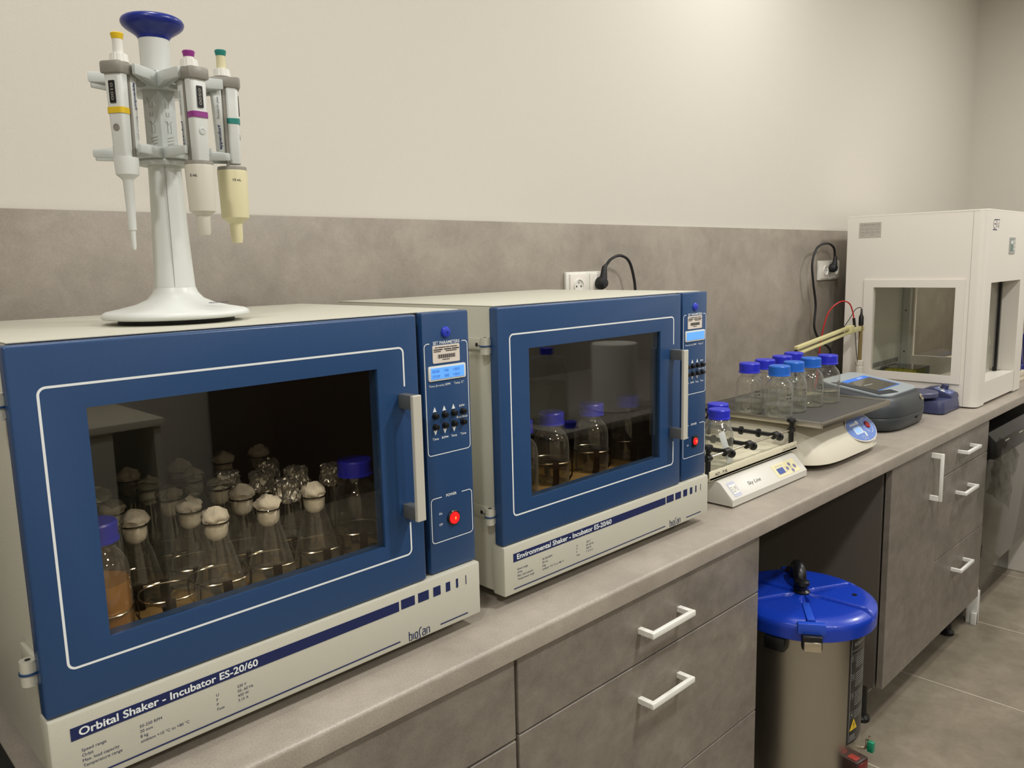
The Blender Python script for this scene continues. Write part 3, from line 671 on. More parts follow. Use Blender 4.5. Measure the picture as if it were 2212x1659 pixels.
def pipette(label, ang, rad, zt, kind, colr, cname, volt):
    a = math.radians(ang); loc = SC+Matrix.Rotation(SA, 3, 'Z') @ Vector((math.cos(a)*rad, math.sin(a)*rad, zt))
    p = thing('pipette', label, 'pipette', loc, SA+a+PI/2, 'pipettes on the carousel stand')   # local -y faces outwards
    # z = 0 at the underside of the grey hook
    b = BM(); prism(b, rrect(-.0115, .0115, -.018, -.001, .005), lambda x, y, k: Vector((x*(.8 if k == 0 else 1), y*(.9 if k == 0 else 1), -.100 if k == 0 else .0)), .001); body = obj('body', b, M_pgrey, p)
    b = BM(); box(b, -.0105, .0105, -.0012, .0022, -.104, 0); obj('spine', b, M_mgrey, p)
    b = BM(); prism(b, rrect(-.0105, .0105, .002, .017, .004), lambda x, y, k: Vector((x*(.85 if k == 0 else 1), .002+(y-.002)*(.8 if k == 0 else 1), -.092 if k == 0 else .0)), .001); gp = obj('grip', b, M_pgrey, p)
    b = BM(); prism(b, [(-.0135, -.019), (-.010, -.0215), (.010, -.0215), (.0135, -.019), (.0138, .012), (.010, .030), (.004, .034), (-.004, .034), (-.010, .030), (-.0138, .012)], lambda x, y, k: Vector((x, y, (-.002 if y < 0 else .0) if k == 0 else .013-(.004 if y > .02 else 0))), .0025); obj('finger_hook', b, M_mgrey, p)
    b = BM(); seg = 40; pr = [(.0095, .013), (.0108, .014), (.0098, .0235), (.0072, .0245)]
    for i in range(3):
        pass
    rings = [[b.verts.new(((rr+(.0005 if k % 2 and 0 < j < 3 else 0))*math.cos(2*PI*k/seg), (rr+(.0005 if k % 2 and 0 < j < 3 else 0))*math.sin(2*PI*k/seg), z)) for k in range(seg)] for j, (rr, z) in enumerate(pr)]
    for A, C in zip(rings, rings[1:]):
        for k in range(seg): b.faces.new((A[k], A[(k+1) % seg], C[(k+1) % seg], C[k]))
    b.faces.new(rings[-1]); b.faces.new(rings[0][::-1]); obj('volume_ring', b, M_white, p)
    hb = .044 if kind != 5 else .030
    b = BM(); lathe(b, [(.0062, .0245), (.0060, hb)], 24); pb = obj('push_rod', b, M_white if kind != 10 else M_ivory, p)
    b = BM(); lathe(b, [(.0062, hb-.003), (.0072, hb+.001), (.0076, hb+.0035), (.0066, hb+.0045), (0, hb+.004)], 24); obj('button', b, colr, p)
    yf = -.0181
    b = BM(); F = (Vector((0, yf, 0)), Vector((1, 0, 0)), Vector((0, 0, 1)), Vector((0, -1, 0))); flat(b, rrect(-.0045, .0035, -.036, -.010, .0008), F, th=.0004); dsp = obj('volume_window', b, M_black, body)
    b = BM(); put_text(b, '0100' if kind == 0 else '0500', 0, 0, .0034, (Vector((0, yf-.0005, -.013)), Vector((0, 0, -1)), Vector((1, 0, 0)), Vector((0, -1, 0))), w=.020, bold=.02); 
    for v in b.verts: v.co.x -= .0022
    obj('digits', b, M_mgrey, dsp, False)
    b = BM(); prism(b, rrect(-.0112, .0112, -.0184, -.001, .005), lambda x, y, k: Vector((x, y, -.0475 if k == 0 else -.0405))); obj('colour_band', b, colr, p)
    b = BM(); lathe(b, [(.0042, 0), (.0042, .0006), (.0030, .0009), (.0028, .0004), (0, .0004)], 20); bmesh.ops.transform(b, matrix=Matrix.Translation((0, -.0172, -.064)) @ Matrix.Rotation(PI/2, 4, 'X'), verts=b.verts[:]); obj('release_mark', b, M_grey if kind else M_mgrey, body)
    b = BM()
    for s in (-1, 1):
        Fs = (Vector((.0107*s, .0095, 0)), Vector((0, 0, -s if s > 0 else -1)), Vector((0, s if s > 0 else 1, 0)), Vector((s, 0, 0)))
        if s > 0: put_text(b, 'eppendorf', .008, -.002, .0036, (Vector((.0108, .0095, 0)), Vector((0, 0, -1)), Vector((0, 1, 0)), Vector((1, 0, 0))), w=.032, bold=.03)
        else: put_text(b, 'eppendorf', -.082, -.002, .0036, (Vector((-.0108, .0095, 0)), Vector((0, 0, 1)), Vector((0, 1, 0)), Vector((-1, 0, 0))), w=.032, bold=.03)
        if s > 0: put_text(b, 'Research plus', .048, -.0015, .0026, (Vector((.0108, .0095, 0)), Vector((0, 0, -1)), Vector((0, 1, 0)), Vector((1, 0, 0))), w=.028)
        else: put_text(b, 'Research plus', -.042, -.0015, .0026, (Vector((-.0108, .0095, 0)), Vector((0, 0, 1)), Vector((0, 1, 0)), Vector((-1, 0, 0))), w=.028)
    obj('lettering', b, M_navyink, gp, False)
    cy = -.004
    if kind == 0:
        b = BM(); lathe(b, [(.0142, -.0985), (.0143, -.104), (.0132, -.119), (.0075, -.124), (.0063, -.126), (.0046, -.186), (.0032, -.187), (.0026, -.206), (.0018, -.210)], 24, (0, cy)); lp = obj('tip_cone', b, M_pgrey, p)
    elif kind == 5:
        b = BM(); lathe(b, [(.0172, -.104), (.0178, -.107), (.0160, -.162), (.0085, -.168), (.0080, -.188), (.0065, -.192)], 32, (0, cy)); lp = obj('tip_cone', b, M_ivoryg, p)
        b = BM(); lathe(b, [(.0168, -.1), (.0174, -.104), (.0172, -.1065)], 32, (0, cy)); obj('cone_ring', b, M_mgrey, lp)
    else:
        b = BM(); lathe(b, [(.0192, -.108), (.0198, -.111), (.0182, -.172), (.0085, -.180), (.0080, -.200), (.0068, -.206)], 32, (0, cy)); lp = obj('tip_cone', b, M_ivory, p)
        b = BM(); lathe(b, [(.0188, -.104), (.0194, -.108), (.0192, -.1105)], 32, (0, cy)); obj('cone_ring', b, M_mgrey, lp)
    b = BM(); rr = {0: .0136, 5: .0178, 10: .0196}[kind]; zz = {0: -.110, 5: -.120, 10: -.124}[kind]
    put_text(b, volt, 0, zz, .0032, (Vector((0, 0, 0)), Vector((1, 0, 0)), Vector((0, 0, 1)), Vector((0, 0, 0))), align='c', bold=.02)
    for v in b.verts:
        th = -PI/2-{0: .5, 5: 1.0, 10: 1.35}[kind]+v.co.x/rr; v.co = Vector((rr*math.cos(th), cy+rr*math.sin(th), v.co.z))
    obj('volume_mark', b, M_blackink, lp, False)
    return p
pipette('slim pipette with yellow button and yellow band, left on the stand', -122, .077, .3065, 0, M_yellow, 'yellow', '100')
pipette('five millilitre pipette with purple button and purple band, middle of the stand', -60, .077, .3055, 5, M_purple, 'purple', '5 mL')
pipette('ten millilitre pipette with teal button and fat ivory tip cone, right on the stand', 0, .081, .3115, 10, M_teal, 'teal', '10 mL')

# ------------------------------------------------------------------ wall sockets and power cables
def socket(label, x0, x1, z0, z1):
    t = thing('wall_socket', label, 'socket', (x0, WY-.009, z0)); W, H = x1-x0, z1-z0
    b = BM(); box(b, 0, W, -.010, 0, 0, H, .003); fr = obj('frame', b, M_white, t)
    for k in range(2):
        cx = W*(.25+.5*k)+.004
        b = BM(); box(b, cx-W*.2, cx+W*.2, -.0145, -.009, H*.07, H*.93, .002); pl = obj('insert', b, M_whitem, t)
        b = BM(); lathe(b, [(.021, 0), (.021, .004), (.0185, .0045), (.0175, .001), (0, .001)], 32); bmesh.ops.transform(b, matrix=Matrix.Translation((cx, -.0142, H*.5)) @ Matrix.Rotation(PI/2, 4, 'X'), verts=b.verts[:]); cp = obj('cup', b, M_white, pl)
        b = BM()
        for s in (-1, 1): cyl(b, (cx+s*.0095, -.0158, H*.5), (cx+s*.0095, -.0153, H*.5), .0026, 12)
        cyl(b, (cx, -.0158, H*.5+.01), (cx, -.0153, H*.5+.01), .002, 12); obj('contact_hole', b, M_black, cp)
    return t
socket('white double wall socket behind the second incubator, black plug in its right half', 1.479, 1.650, 1.378, 1.459)
socket('white double wall socket left of the white hood, black plug at its top', 3.043, 3.235, 1.388, 1.468)
def plugcord(label, px, pz, path, rad=.0042):
    t = thing('power_cord', label, 'cable', (0, 0, 0)); y = WY-.0285
    b = BM(); lathe(b, [(.0165, 0), (.0185, .004), (.0185, .016), (.012, .026), (0, .027)], 20); bmesh.ops.transform(b, matrix=Matrix.Translation((px, y-.0005, pz)) @ Matrix.Rotation(PI/2, 4, 'X'), verts=b.verts[:]); 
    tube(b, [(px, y-.014, pz), (px+.004, y-.016, pz+.02), (px+.008, y-.016, pz+.045), (path[0][0], path[0][1], path[0][2])], [.0145, .0105, .0072, .0052], 12); obj('plug', b, M_rubber, t)
    b = BM(); tube(b, path, rad, 8, 8); obj('cord', b, M_rubber, t); return t
plugcord('black cord looping from the socket behind the second incubator', 1.607, 1.425, [(1.622, .61, 1.475), (1.64, .605, 1.493), (1.675, .6, 1.502), (1.715, .6, 1.486), (1.738, .6, 1.44), (1.748, .6, 1.38), (1.75, .595, 1.2), (1.74, .59, 1.0), (1.72, .58, .905), (1.6, .57, .905)])
plugcord('long black cord hanging down the wall from the socket left of the hood', 3.128, 1.437, [(3.142, .615, 1.487), (3.12, .612, 1.522), (3.05, .61, 1.538), (2.965, .61, 1.520), (2.925, .61, 1.46), (2.94, .61, 1.38), (2.978, .615, 1.29), (2.972, .615, 1.20), (3.02, .61, 1.14), (3.09, .6, 1.10), (3.10, .6, 1.04), (3.08, .59, .906), (2.9, .58, .905)], .0048)

# ------------------------------------------------------------------ small platform shaker with roller bars
sk = thing('orbital_shaker', 'low light grey platform shaker with a sloping front panel, beside the second incubator', 'shaker', (1.447, .0915, .9))
b = BM(); prism(b, [(0, .004), (0, .020), (.034, .0555), (.042, .059), (.33, .059), (.33, .004)], lambda y, z, k: Vector((0 if k == 0 else .382, y, z)), .0015); hs = obj('housing', b, M_sky, sk)
sl = Vector((0, .034, .0355)).normalized(); sn = Vector((0, -sl.z, sl.y))
FS = (Vector((0, 0, .020)), Vector((1, 0, 0)), sl, sn)
b = BM(); flat(b, rrect(.235, .352, .006, .044, .0015), FS, th=.0004); kp = obj('keypad', b, M_ivory, hs, False)
b = BM(); F2 = (FS[0]+sn*.0005, FS[1], FS[2], FS[3]); flat(b, [(.249, .014), (.282, .014), (.282, .031), (.249, .031)], F2); obj('display', b, M_navyink if False else pm('dim_blue_display', (66, 84, 150), .3), kp, False)
b = BM()
for cx, cy, rx in ((.30, .0225, .006), (.338, .0225, .0065), (.319, .032, .006), (.319, .013, .006)):
    flat(b, [(cx+rx*math.cos(2*PI*k/16), cy+rx*.9*math.sin(2*PI*k/16)) for k in range(16)], F2)
obj('key', b, pm('grey_violet_key', (120, 118, 148), .4), kp, False)
b = BM(); put_text(b, 'SHAKER DOS-20L', .249, .035, .0035, F2); put_text(b, 'rpm', .286, .028, .003, F2); put_text(b, 'min', .286, .015, .003, F2); put_text(b, 'SET', .3145, .021, .0035, F2, bold=.03); obj('lettering', b, M_mgrey, kp, False)
b = BM(); put_text(b, 'Sky Line', .098, .020, .0095, FS, w=.062, shear=.25); obj('wordmark', b, M_blackink, hs, False)
b = BM(); flat(b, rrect(.018, .052, .005, .045, .006), FS); obj('emblem', b, pm('lilac_grey_ink', (186, 188, 204), .5), hs, False)
b = BM(); F3 = (FS[0]+sn*.0005, FS[1], FS[2], FS[3])
flat(b, [(.021, .013), (.049, .013), (.049, .037), (.021, .037)], F3); obj('emblem', b, M_white, hs, False)
b = BM(); put_text(b, 'ELMI', .023, .017, .015, (FS[0]+sn*.0009, FS[1], FS[2], FS[3]), w=.024); obj('emblem', b, M_mgrey, hs, False)
b = BM(); box(b, .005, .377, .05, .30, .059, .064); 
obj('carriage', b, M_black, sk)
b = BM(); ty0, ty1 = .043, .325
box(b, -.032, .408, ty0, ty1, .0655, .0715); box(b, -.032, .408, ty0, ty0+.0035, .0655, .0880, .001); box(b, -.032, .408, ty1-.0035, ty1, .0655, .088, .001)
tr = obj('tray', b, M_tray, sk)
b = BM(); F = FR(ty0); put_text(b, 'AD.. P.B.', -.010, .0745, .0068, F, w=.058, bold=.01); obj('handwriting', b, M_blackink, tr, False)
b = BM(); put_text(b, 'ORBITAL SHAKER', .325, .074, .0055, F, w=.075); obj('lettering', b, M_mgrey, tr, False)
for px in (-.022, .396):
    for py in (ty0+.012, ty1-.012):
        b = BM(); cyl(b, (px, py, .064), (px, py, .128), .0068); cyl(b, (px-.009, py, .118), (px+.009, py, .118), .0085); lathe(b, [(.011, .150), (.0125, .146), (.0125, .142), (.006, .138), (.005, .128)], 16, (px, py)); obj('post', b, M_black, sk)
for py in (ty0+.012, ty1-.012):
    b = BM(); cyl(b, (-.022, py, .119), (.396, py, .119), .0032, 10); obj('rod', b, M_wire, sk)
for px in (.06, .165, .305):
    b = BM(); cyl(b, (px, ty0+.012, .119), (px, ty1-.012, .119), .0058, 12)
    for q_ in (0, 1):
        yy = ty0+.012 if q_ == 0 else ty1-.012
        cyl(b, (px-.011, yy, .119), (px+.011, yy, .119), .0095, 14); lathe(b, [(.010, .004), (.0115, 0), (.010, -.005), (.005, -.006)], 14, M=Matrix.Translation((px+.020, yy-.003, .112)) @ Matrix.Rotation(PI/2, 4, 'Y'))
    for k in range(4): yy = ty0+.06+k*.052; cyl(b, (px, yy-.003, .119), (px, yy+.003, .119), .0115, 16)
    obj('roller_bar', b, M_black, sk)
tb = bottle_proto('media_bottle', 'front empty bottle with violet-blue cap on the roller-bar tray', .035, .142, None); tb.location = (1.548, .192, .9725)
b = BM(); 
for x, y, rz, lab, bright in ((1.615, .236, 1, 'empty bottle with violet-blue cap behind the front one on the roller-bar tray', 0),
                      (1.585, .322, 2, 'bottle with bright blue cap half hidden behind the second incubator corner, back one', 1), (1.528, .272, 3, 'bottle with bright blue cap half hidden behind the second incubator corner, nearer one', 1)):
    o = dup(tb, (x, y, .9725), rz, lab)
    if bright:
        for ch in o.children:
            if ch.name.startswith('cap'):
                ch.data = ch.data.copy(); ch.data.materials[0] = M_cap2
b.free()
b = BM(); box(b, -.009, .009, 0, .0006, 0, .085, .0002); o = obj('label_strip', b, pm('frosted_tape', (205, 208, 204), .5)); o.parent = tb; o.location = (-.006, -.0366, .012); o.rotation_euler = (0, -.35, -.35)

# ------------------------------------------------------------------ large platform shaker
ps = thing('platform_shaker', 'large cream rounded shaker with blue oval panel carrying eight bottles', 'shaker', (2.085, .27, .9))
def shell(bm, secs, n=48, pw=3.2):
    rings = []
    for z, hx, hy, ox, oy in secs:
        rg = []
        for k in range(n):
            t = 2*PI*k/n; c, s = math.cos(t), math.sin(t)
            rg.append(bm.verts.new((ox+hx*math.copysign(abs(c)**(2/pw), c), oy+hy*math.copysign(abs(s)**(2/pw), s), z)))
        rings.append(rg)
    for a, c in zip(rings, rings[1:]):
        for k in range(n): bm.faces.new((a[k], a[(k+1) % n], c[(k+1) % n], c[k]))
    bm.faces.new(rings[0][::-1]); bm.faces.new(rings[-1]); return bm
b = BM(); shell(b, [(.016, .226, .198, 0, 0), (.020, .234, .206, 0, 0), (.035, .233, .204, 0, 0), (.060, .230, .194, 0, .002), (.085, .226, .177, 0, .004), (.105, .218, .155, 0, .008), (.118, .205, .132, 0, .012), (.124, .185, .11, 0, .02)], 72, 4.6); ph = obj('shell', b, M_shaker, ps, ang=60)
b = BM(); shell(b, [(.0, .19, .17, 0, 0), (.003, .196, .176, 0, 0), (.017, .205, .186, 0, 0)], 48, 3.4); obj('base', b, M_black, ps)
b = BM(); cyl(b, (0, .02, .12), (0, .02, .134), .09, 32); obj('turntable', b, M_alu, ps)
b = BM(); box(b, -.232, .224, -.205, .195, .1345, .1375); plt = obj('platform', b, M_steel, ps)
b = BM()
box(b, -.235, .227, -.2085, -.205, .131, .1475, .001); box(b, -.235, .227, .195, .1985, .131, .1475, .001); box(b, -.235, -.2315, -.205, .195, .131, .1475, .001); box(b, .2235, .227, -.205, .195, .131, .1475, .001)
obj('rim', b, M_steel, plt)
b = BM(); box(b, -.229, .221, -.202, .192, .1376, .1425, .0005); obj('mat', b, M_mat, plt)
# oval control panel on the front right slope
pn = Vector((.0, -.77, .64)).normalized(); pu = Vector((0, 0, 1)).cross(pn).normalized()*-1
pu = Vector((pn.y*-1, pn.x, 0)).normalized(); pv = pn.cross(pu)
PO = Vector((.088, -.1770, .0775))
FP = (PO, pu, pv, pn)
def oval(rx, ry, n=36, egg=0): return [(rx*math.cos(2*PI*k/n), ry*math.sin(2*PI*k/n)*(1+egg*math.cos(2*PI*k/n))) for k in range(n)]
b = BM(); flat(b, oval(.092, .047, egg=.10), FP, t=-.004, th=.006); obj('panel_rim', b, M_white, ph, False)
b = BM(); F4 = (PO+pn*.0022, pu, pv, pn); flat(b, oval(.088, .0435, egg=.10), F4, th=.0004); cp = obj('control_panel', b, M_panelblue, ph, False)
F5 = (PO+pn*.0030, pu, pv, pn)
b = BM(); flat(b, rrect(-.052, -.002, -.017, .007, .004), F5); flat(b, oval(.009, .007), (PO+pn*.0030+pu*-.008+pv*.018, pu, pv, pn)); flat(b, oval(.005, .009), (PO+pn*.0030+pu*.003+pv*-.022, pu, pv, pn))
for k in range(4): flat(b, [(-.058+k*.0105, .012), (-.050+k*.0105, .012), (-.050+k*.0105, .019), (-.058+k*.0105, .019)], F5)
stroke(b, arc(.044, .002, .024, 60, 250, 14), .002, F5); stroke(b, arc(.044, .002, .026, 270, 400, 10), .0018, F5)
stroke(b, arc(-.022, -.031, .006, 0, 359, 12), .001, F5); stroke(b, arc(-.006, -.033, .006, 0, 359, 12), .001, F5)
obj('marking', b, M_whiteink, cp, False)
b = BM(); flat(b, [(-.046, -.0145), (-.010, -.0145), (-.010, .0045), (-.046, .0045)], (PO+pn*.0036, pu, pv, pn)); obj('display', b, pm('pale_blue_lcd', (150, 190, 240), .3, emit=(140, 185, 250), estr=.35), cp, False)
b = BM(); lathe(b, [(.0115, 0), (.0115, .003), (.0095, .0045), (.006, .0030), (0, .0030)], 20)
bmesh.ops.transform(b, matrix=Matrix(((pu.x, pv.x, pn.x, 0), (pu.y, pv.y, pn.y, 0), (pu.z, pv.z, pn.z, 0), (0, 0, 0, 1))), verts=b.verts[:])
bmesh.ops.translate(b, vec=PO+pn*.003+pu*.044+pv*.002, verts=b.verts[:]); obj('power_button', b, pm('red_rocker_plastic', (170, 34, 30), .3), cp)
b = BM(); put_text(b, 'biosan', 0, 0, .008, (Vector((.125, -.2055, .030)), Vector((.98, .2, 0)), Vector((0, 0, 1)), Vector((.2, -.98, 0))), w=.028, bold=.02)
obj('wordmark', b, pm('periwinkle_ink', (120, 128, 170), .5), ph, False)
# eight bottles
pb = bottle_proto('media_bottle', 'x', .0378, .145, .036, M_water, M_cap, ('H2O', '0.1 M'), -2.0, .0292, .028)
BL = [(1.888, .300, 0, 'leftmost bottle on the rubber mat, violet-blue cap, water in the bottom'), (1.882, .205, 1, 'front left bottle with bright blue cap at the near corner of the mat'),
      (1.985, .214, 1, 'bottle with bright blue cap just right of the near-corner one'), (2.098, .216, 1, 'third bright-blue-capped bottle from the near corner of the mat'),
      (2.192, .207, 0, 'rightmost bottle on the mat, violet-blue cap, brown reflections inside'), (1.985, .304, 0, 'back row bottle with violet-blue cap behind the leftmost one'),
      (2.095, .306, 0, 'back row bottle with violet-blue cap, middle of its row'), (2.195, .318, 0, 'back row bottle with violet-blue cap, highest in the picture')]
for i, (x, y, c, lab) in enumerate(BL):
    o = pb if i == 0 else dup(pb)
    o.location = (x, y, 1.0427); o['label'] = lab; o['group'] = 'bottles on the platform shaker'; o.rotation_euler = (0, 0, [0, .1, .25, .15, .35, 1.6, 1.9, 2.2][i])
    if c:
        for ch in o.children:
            if ch.name.startswith('cap'): ch.data = ch.data.copy(); ch.data.materials[0] = M_cap2

# ------------------------------------------------------------------ spectrophotometer
sp = thing('spectrophotometer', 'dark slate benchtop photometer with silver-grey sloping touchscreen top', 'instrument', (2.655, .262, .9))
b = BM(); shell(b, [(.004, .175, .142, 0, 0), (.01, .184, .150, 0, 0), (.045, .190, .156, 0, 0), (.048, .188, .154, 0, 0), (.052, .190, .156, 0, 0)], 64, 3.6)
obj('base', b, M_dgrey, sp, ang=50)
b = BM()
def tilt(bm, z0, k):
    for v in bm.verts:
        if v.co.z > z0: v.co.z += (v.co.y+.155)*k*(v.co.z-z0)/.05
shell(b, [(.0525, .190, .156, 0, 0), (.080, .188, .154, 0, 0), (.102, .176, .144, 0, .002), (.110, .160, .130, 0, .004)], 64, 3.6); tilt(b, .06, .15); up_ = obj('upper_housing', b, M_dgrey, sp, ang=50)
def top_z(y): return .110+(y+.19)*.13*1.0
tv = Vector((0, 1, .15)).normalized(); tn = Vector((0, -tv.z, tv.y)); FT = (Vector((0, -.155, .1102)), Vector((1, 0, 0)), tv, tn)
b = BM(); flat(b, [(p[0], p[1]) for p in rrect(-.150, .150, .038, .278, .05, 8)], FT, t=.0005, th=.004); tp = obj('screen_frame', b, M_hachtop, up_, False)
F6 = (FT[0]+tn*.005, FT[1], FT[2], FT[3])
b = BM(); flat(b, [(-.085, .09), (.105, .09), (.105, .22), (-.085, .22)], F6); scn = obj('touchscreen', b, M_screen, tp, False)
F7 = (FT[0]+tn*.0057, FT[1], FT[2], FT[3])
b = BM(); flat(b, [(-.085, .198), (.105, .198), (.105, .22), (-.085, .22)], F7); flat(b, [(-.085, .09), (.105, .09), (.105, .093), (-.085, .093)], F7); flat(b, [(.1025, .093), (.105, .093), (.105, .198), (.1025, .198)], F7); obj('screen_bar', b, M_bluehl, scn, False)
b = BM(); put_text(b, 'HACH', .02, .204, .009, (F7[0]+tn*.0005, F7[1], F7[2], F7[3]), bold=.03); stroke(b, [(-.06, .15), (.0, .145)], .002, F7); obj('lettering', b, M_whiteink, scn, False)
b = BM(); flat(b, [(-.14, .065), (-.03, .045), (-.02, .075), (-.09, .088), (-.10, .22), (-.135, .235)], F6, th=.0012); obj('cuvette_lid', b, M_dgrey, tp, False)
b = BM(); lathe(b, [(.011, 0), (.011, .002), (.009, .003), (0, .0032)], 24); bmesh.ops.transform(b, matrix=Matrix.Translation((.085, -.147, .094)) @ Matrix.Rotation(1.05, 4, 'X'), verts=b.verts[:]); bt_ = obj('badge', b, M_wire, up_)
b = BM(); lathe(b, [(.005, 0), (.004, .0006), (0, .0007)], 16); bmesh.ops.transform(b, matrix=Matrix.Translation((.085, -.1498, .0956)) @ Matrix.Rotation(1.05, 4, 'X'), verts=b.verts[:]); obj('badge_dot', b, M_meter, bt_)
b = BM(); box(b, .02, .045, -.158, -.150, .030, .036, .001); obj('port', b, M_black, sp)

# ------------------------------------------------------------------ vortex mixer / small centrifuge plate
vx = thing('vortex_mixer', 'small indigo mixer with round plate and angled control head, left of the hood', 'mixer', (3.026, .188, .9))
b = BM(); prism(b, rrect(-.10, .10, -.09, .09, .022), lambda x, y, k: Vector((x*(1 if k == 0 else .93), y*(1 if k == 0 else .93), .003 if k == 0 else .048)), .003); hb_ = obj('housing', b, M_vort, vx)
b = BM(); prism(b, [(-.083, .046), (-.078, .060), (-.01, .082), (.02, .076), (.05, .046)], lambda y, z, k: Vector((.014 if k == 0 else .094, y, z)), .003); hd_ = obj('control_head', b, M_vort, vx)
sv = Vector((0, .068, .022)).normalized(); nv = Vector((0, -sv.z, sv.y)); FV = (Vector((.008, -.078, .0602)), Vector((1, 0, 0)), sv, nv)
b = BM(); flat(b, rrect(.006, .084, .006, .066, .008), FV, th=.0006); vp = obj('panel', b, M_vortp, hd_, False)
F8 = (FV[0]+nv*.001, FV[1], FV[2], FV[3])
b = BM(); flat(b, rrect(.010, .028, .028, .042, .002), F8); flat(b, rrect(.036, .058, .040, .060, .002), F8); flat(b, rrect(.036, .042, .012, .018, .002), F8); flat(b, rrect(.05, .053, .022, .026, .001), F8); obj('marking', b, M_white, vp, False)
b = BM(); flat(b, rrect(.040, .055, .043, .057, .001), (FV[0]+nv*.0017, FV[1], FV[2], FV[3])); obj('display', b, M_black, vp, False)
b = BM(); lathe(b, [(.014, 0), (.013, .016), (0, .017)], 24); bmesh.ops.transform(b, matrix=Matrix(((1, 0, 0, .074), (0, sv.y, nv.y, -.035), (0, sv.z, nv.z, .074), (0, 0, 0, 1))), verts=b.verts[:]); obj('dial', b, M_vort, vp)
b = BM(); lathe(b, [(.03, .048), (.03, .056), (.064, .058), (.068, .061), (.068, .074), (.064, .078), (0, .079)], 48, (-.062, .012)); obj('round_plate', b, pm('indigo_plate', (74, 76, 104), .45), vx)

# ------------------------------------------------------------------ electrode arm with pH electrode
ea = thing('electrode_arm', 'pale yellow folding electrode arm reaching up in front of the hood side', 'arm', (2.53, .475, .9))
b = BM(); lathe(b, [(.045, .0), (.045, .012), (.014, .018), (.006, .022), (.006, .255)], 20); obj('post', b, M_black, ea)
def bar(b, p0, p1, w_, h_):
    p0, p1 = Vector(p0), Vector(p1); d = (p1-p0); L_ = d.length; d.normalize(); yv = Vector((0, 1, 0)); zv = d.cross(yv)*-1
    M_ = Matrix(((d.x, yv.x, zv.x, p0.x), (d.y, yv.y, zv.y, p0.y), (d.z, yv.z, zv.z, p0.z), (0, 0, 0, 1)))
    t_ = BM(); box(t_, 0, L_, -w_/2, w_/2, -h_/2, h_/2, .0015); bmesh.ops.transform(t_, matrix=M_, verts=t_.verts[:]); me = bpy.data.meshes.new('t'); t_.to_mesh(me); t_.free(); b.from_mesh(me); bpy.data.meshes.remove(me)
b = BM(); bar(b, (0, 0, .262), (.47, 0, .306), .016, .012); obj('arm_bar', b, M_armc, ea)
b = BM(); bar(b, (0, 0, .240), (.47, 0, .286), .016, .009); obj('arm_bar', b, M_armc, ea)
b = BM(); box(b, .435, .475, -.012, .012, .278, .312, .004); box(b, .47, .575, -.009, .009, .282, .302, .002); obj('holder', b, M_armc, ea)
b = BM(); lathe(b, [(.0075, .15), (.0075, .31), (.009, .312), (.009, .34), (.004, .345), (.003, .362)], 16, (.552, -.004)); el = obj('electrode', b, pm('amber_glass_rod', (130, 112, 70), .15), ea)
b = BM(); lathe(b, [(.0098, .306), (.0098, .338), (.0045, .352), (.0035, .37), (.002, .372)], 14, (.552, -.004)); obj('electrode_cap', b, M_black, el)
b = BM(); lathe(b, [(.016, .112), (.016, .136), (.0145, .138), (.0145, .141), (.016, .143), (.016, .160), (.010, .164)], 20, (.552, -.004)); obj('storage_bottle', b, M_ivoryg, el)
b = BM(); tube(b, [(.552, -.004, .37), (.545, .0, .378), (.525, .01, .37), (.505, .02, .34), (.47, .06, .25), (.40, .1, .1), (.36, .1, .005)], .0016, 6, 8); obj('electrode_cable', b, M_black, el)
b = BM(); tube(b, [(.50, .0, .305), (.488, .004, .36), (.46, .01, .40), (.42, .03, .405), (.385, .06, .36), (.375, .08, .25), (.37, .09, .1), (.36, .1, .005)], .0028, 8, 8); obj('red_cable', b, M_redc, ea)
b = BM(); cyl(b, (.50, 0, .30), (.494, .002, .338), .0055, 12); tube(b, [(.503, -.002, .28), (.512, -.004, .22), (.530, -.004, .160)], .0014, 6); obj('temperature_probe', b, M_black, ea)

# ------------------------------------------------------------------ hood
hx0, hx1, hy0, hy1, hz0, hz1 = 3.13, 3.745, .048, .560, .905, 1.637
hd = thing('laminar_flow_hood', 'white bench hood with side window and open front at the right end', 'hood', (hx0, hy0, .9))
HW, HD, Z0, Z1 = hx1-hx0, hy1-hy0, .005, hz1-.9
def frame_yz(bm, x0, x1, Y0, Y1, z0, z1, wy0, wy1, wz0, wz1, bev=0):
    box(bm, x0, x1, Y0, Y1, wz1, z1, bev); box(bm, x0, x1, Y0, Y1, z0, wz0, bev); box(bm, x0, x1, Y0, wy0, wz0, wz1, bev); box(bm, x0, x1, wy1, Y1, wz0, wz1, bev)
for sx, nm in ((0, 'side_panel'), (HW-.02, 'side_panel')):
    b = BM(); wb = .397 if sx == 0 else .443; frame_yz(b, sx, sx+.02, .0475, HD, Z0, Z1, .093, wb, .119, .457); p_ = obj(nm, b, M_whitem, hd, False)
    fx = sx-.006 if sx == 0 else sx+.02
    b = BM(); frame_yz(b, fx, fx+.006, .0605, .4345 if sx == 0 else .472, .090, .487, .093, wb, .119, .457); wf = obj('window_frame', b, M_whitem, p_, False)
    b = BM(); box(b, sx+.006, sx+.010, .0935, wb-.0005, .1195, .4565); obj('window_pane', b, M_hpane, p_, False)
    if sx == 0: side_p = p_
b = BM(); box(b, .0205, HW-.0205, HD-.03, HD, .0255, Z1-.2); obj('back_panel', b, pm('grey_back_panel', (206, 208, 200), .5), hd, False)
b = BM()
for row, zz in enumerate((.062, .094)):
    for k in range(33): box(b, .06+k*.0145, .0655+k*.0145, HD-.0312, HD-.0301, zz, zz+.022)
obj('vent_slots', b, M_dgrey, hd, False)
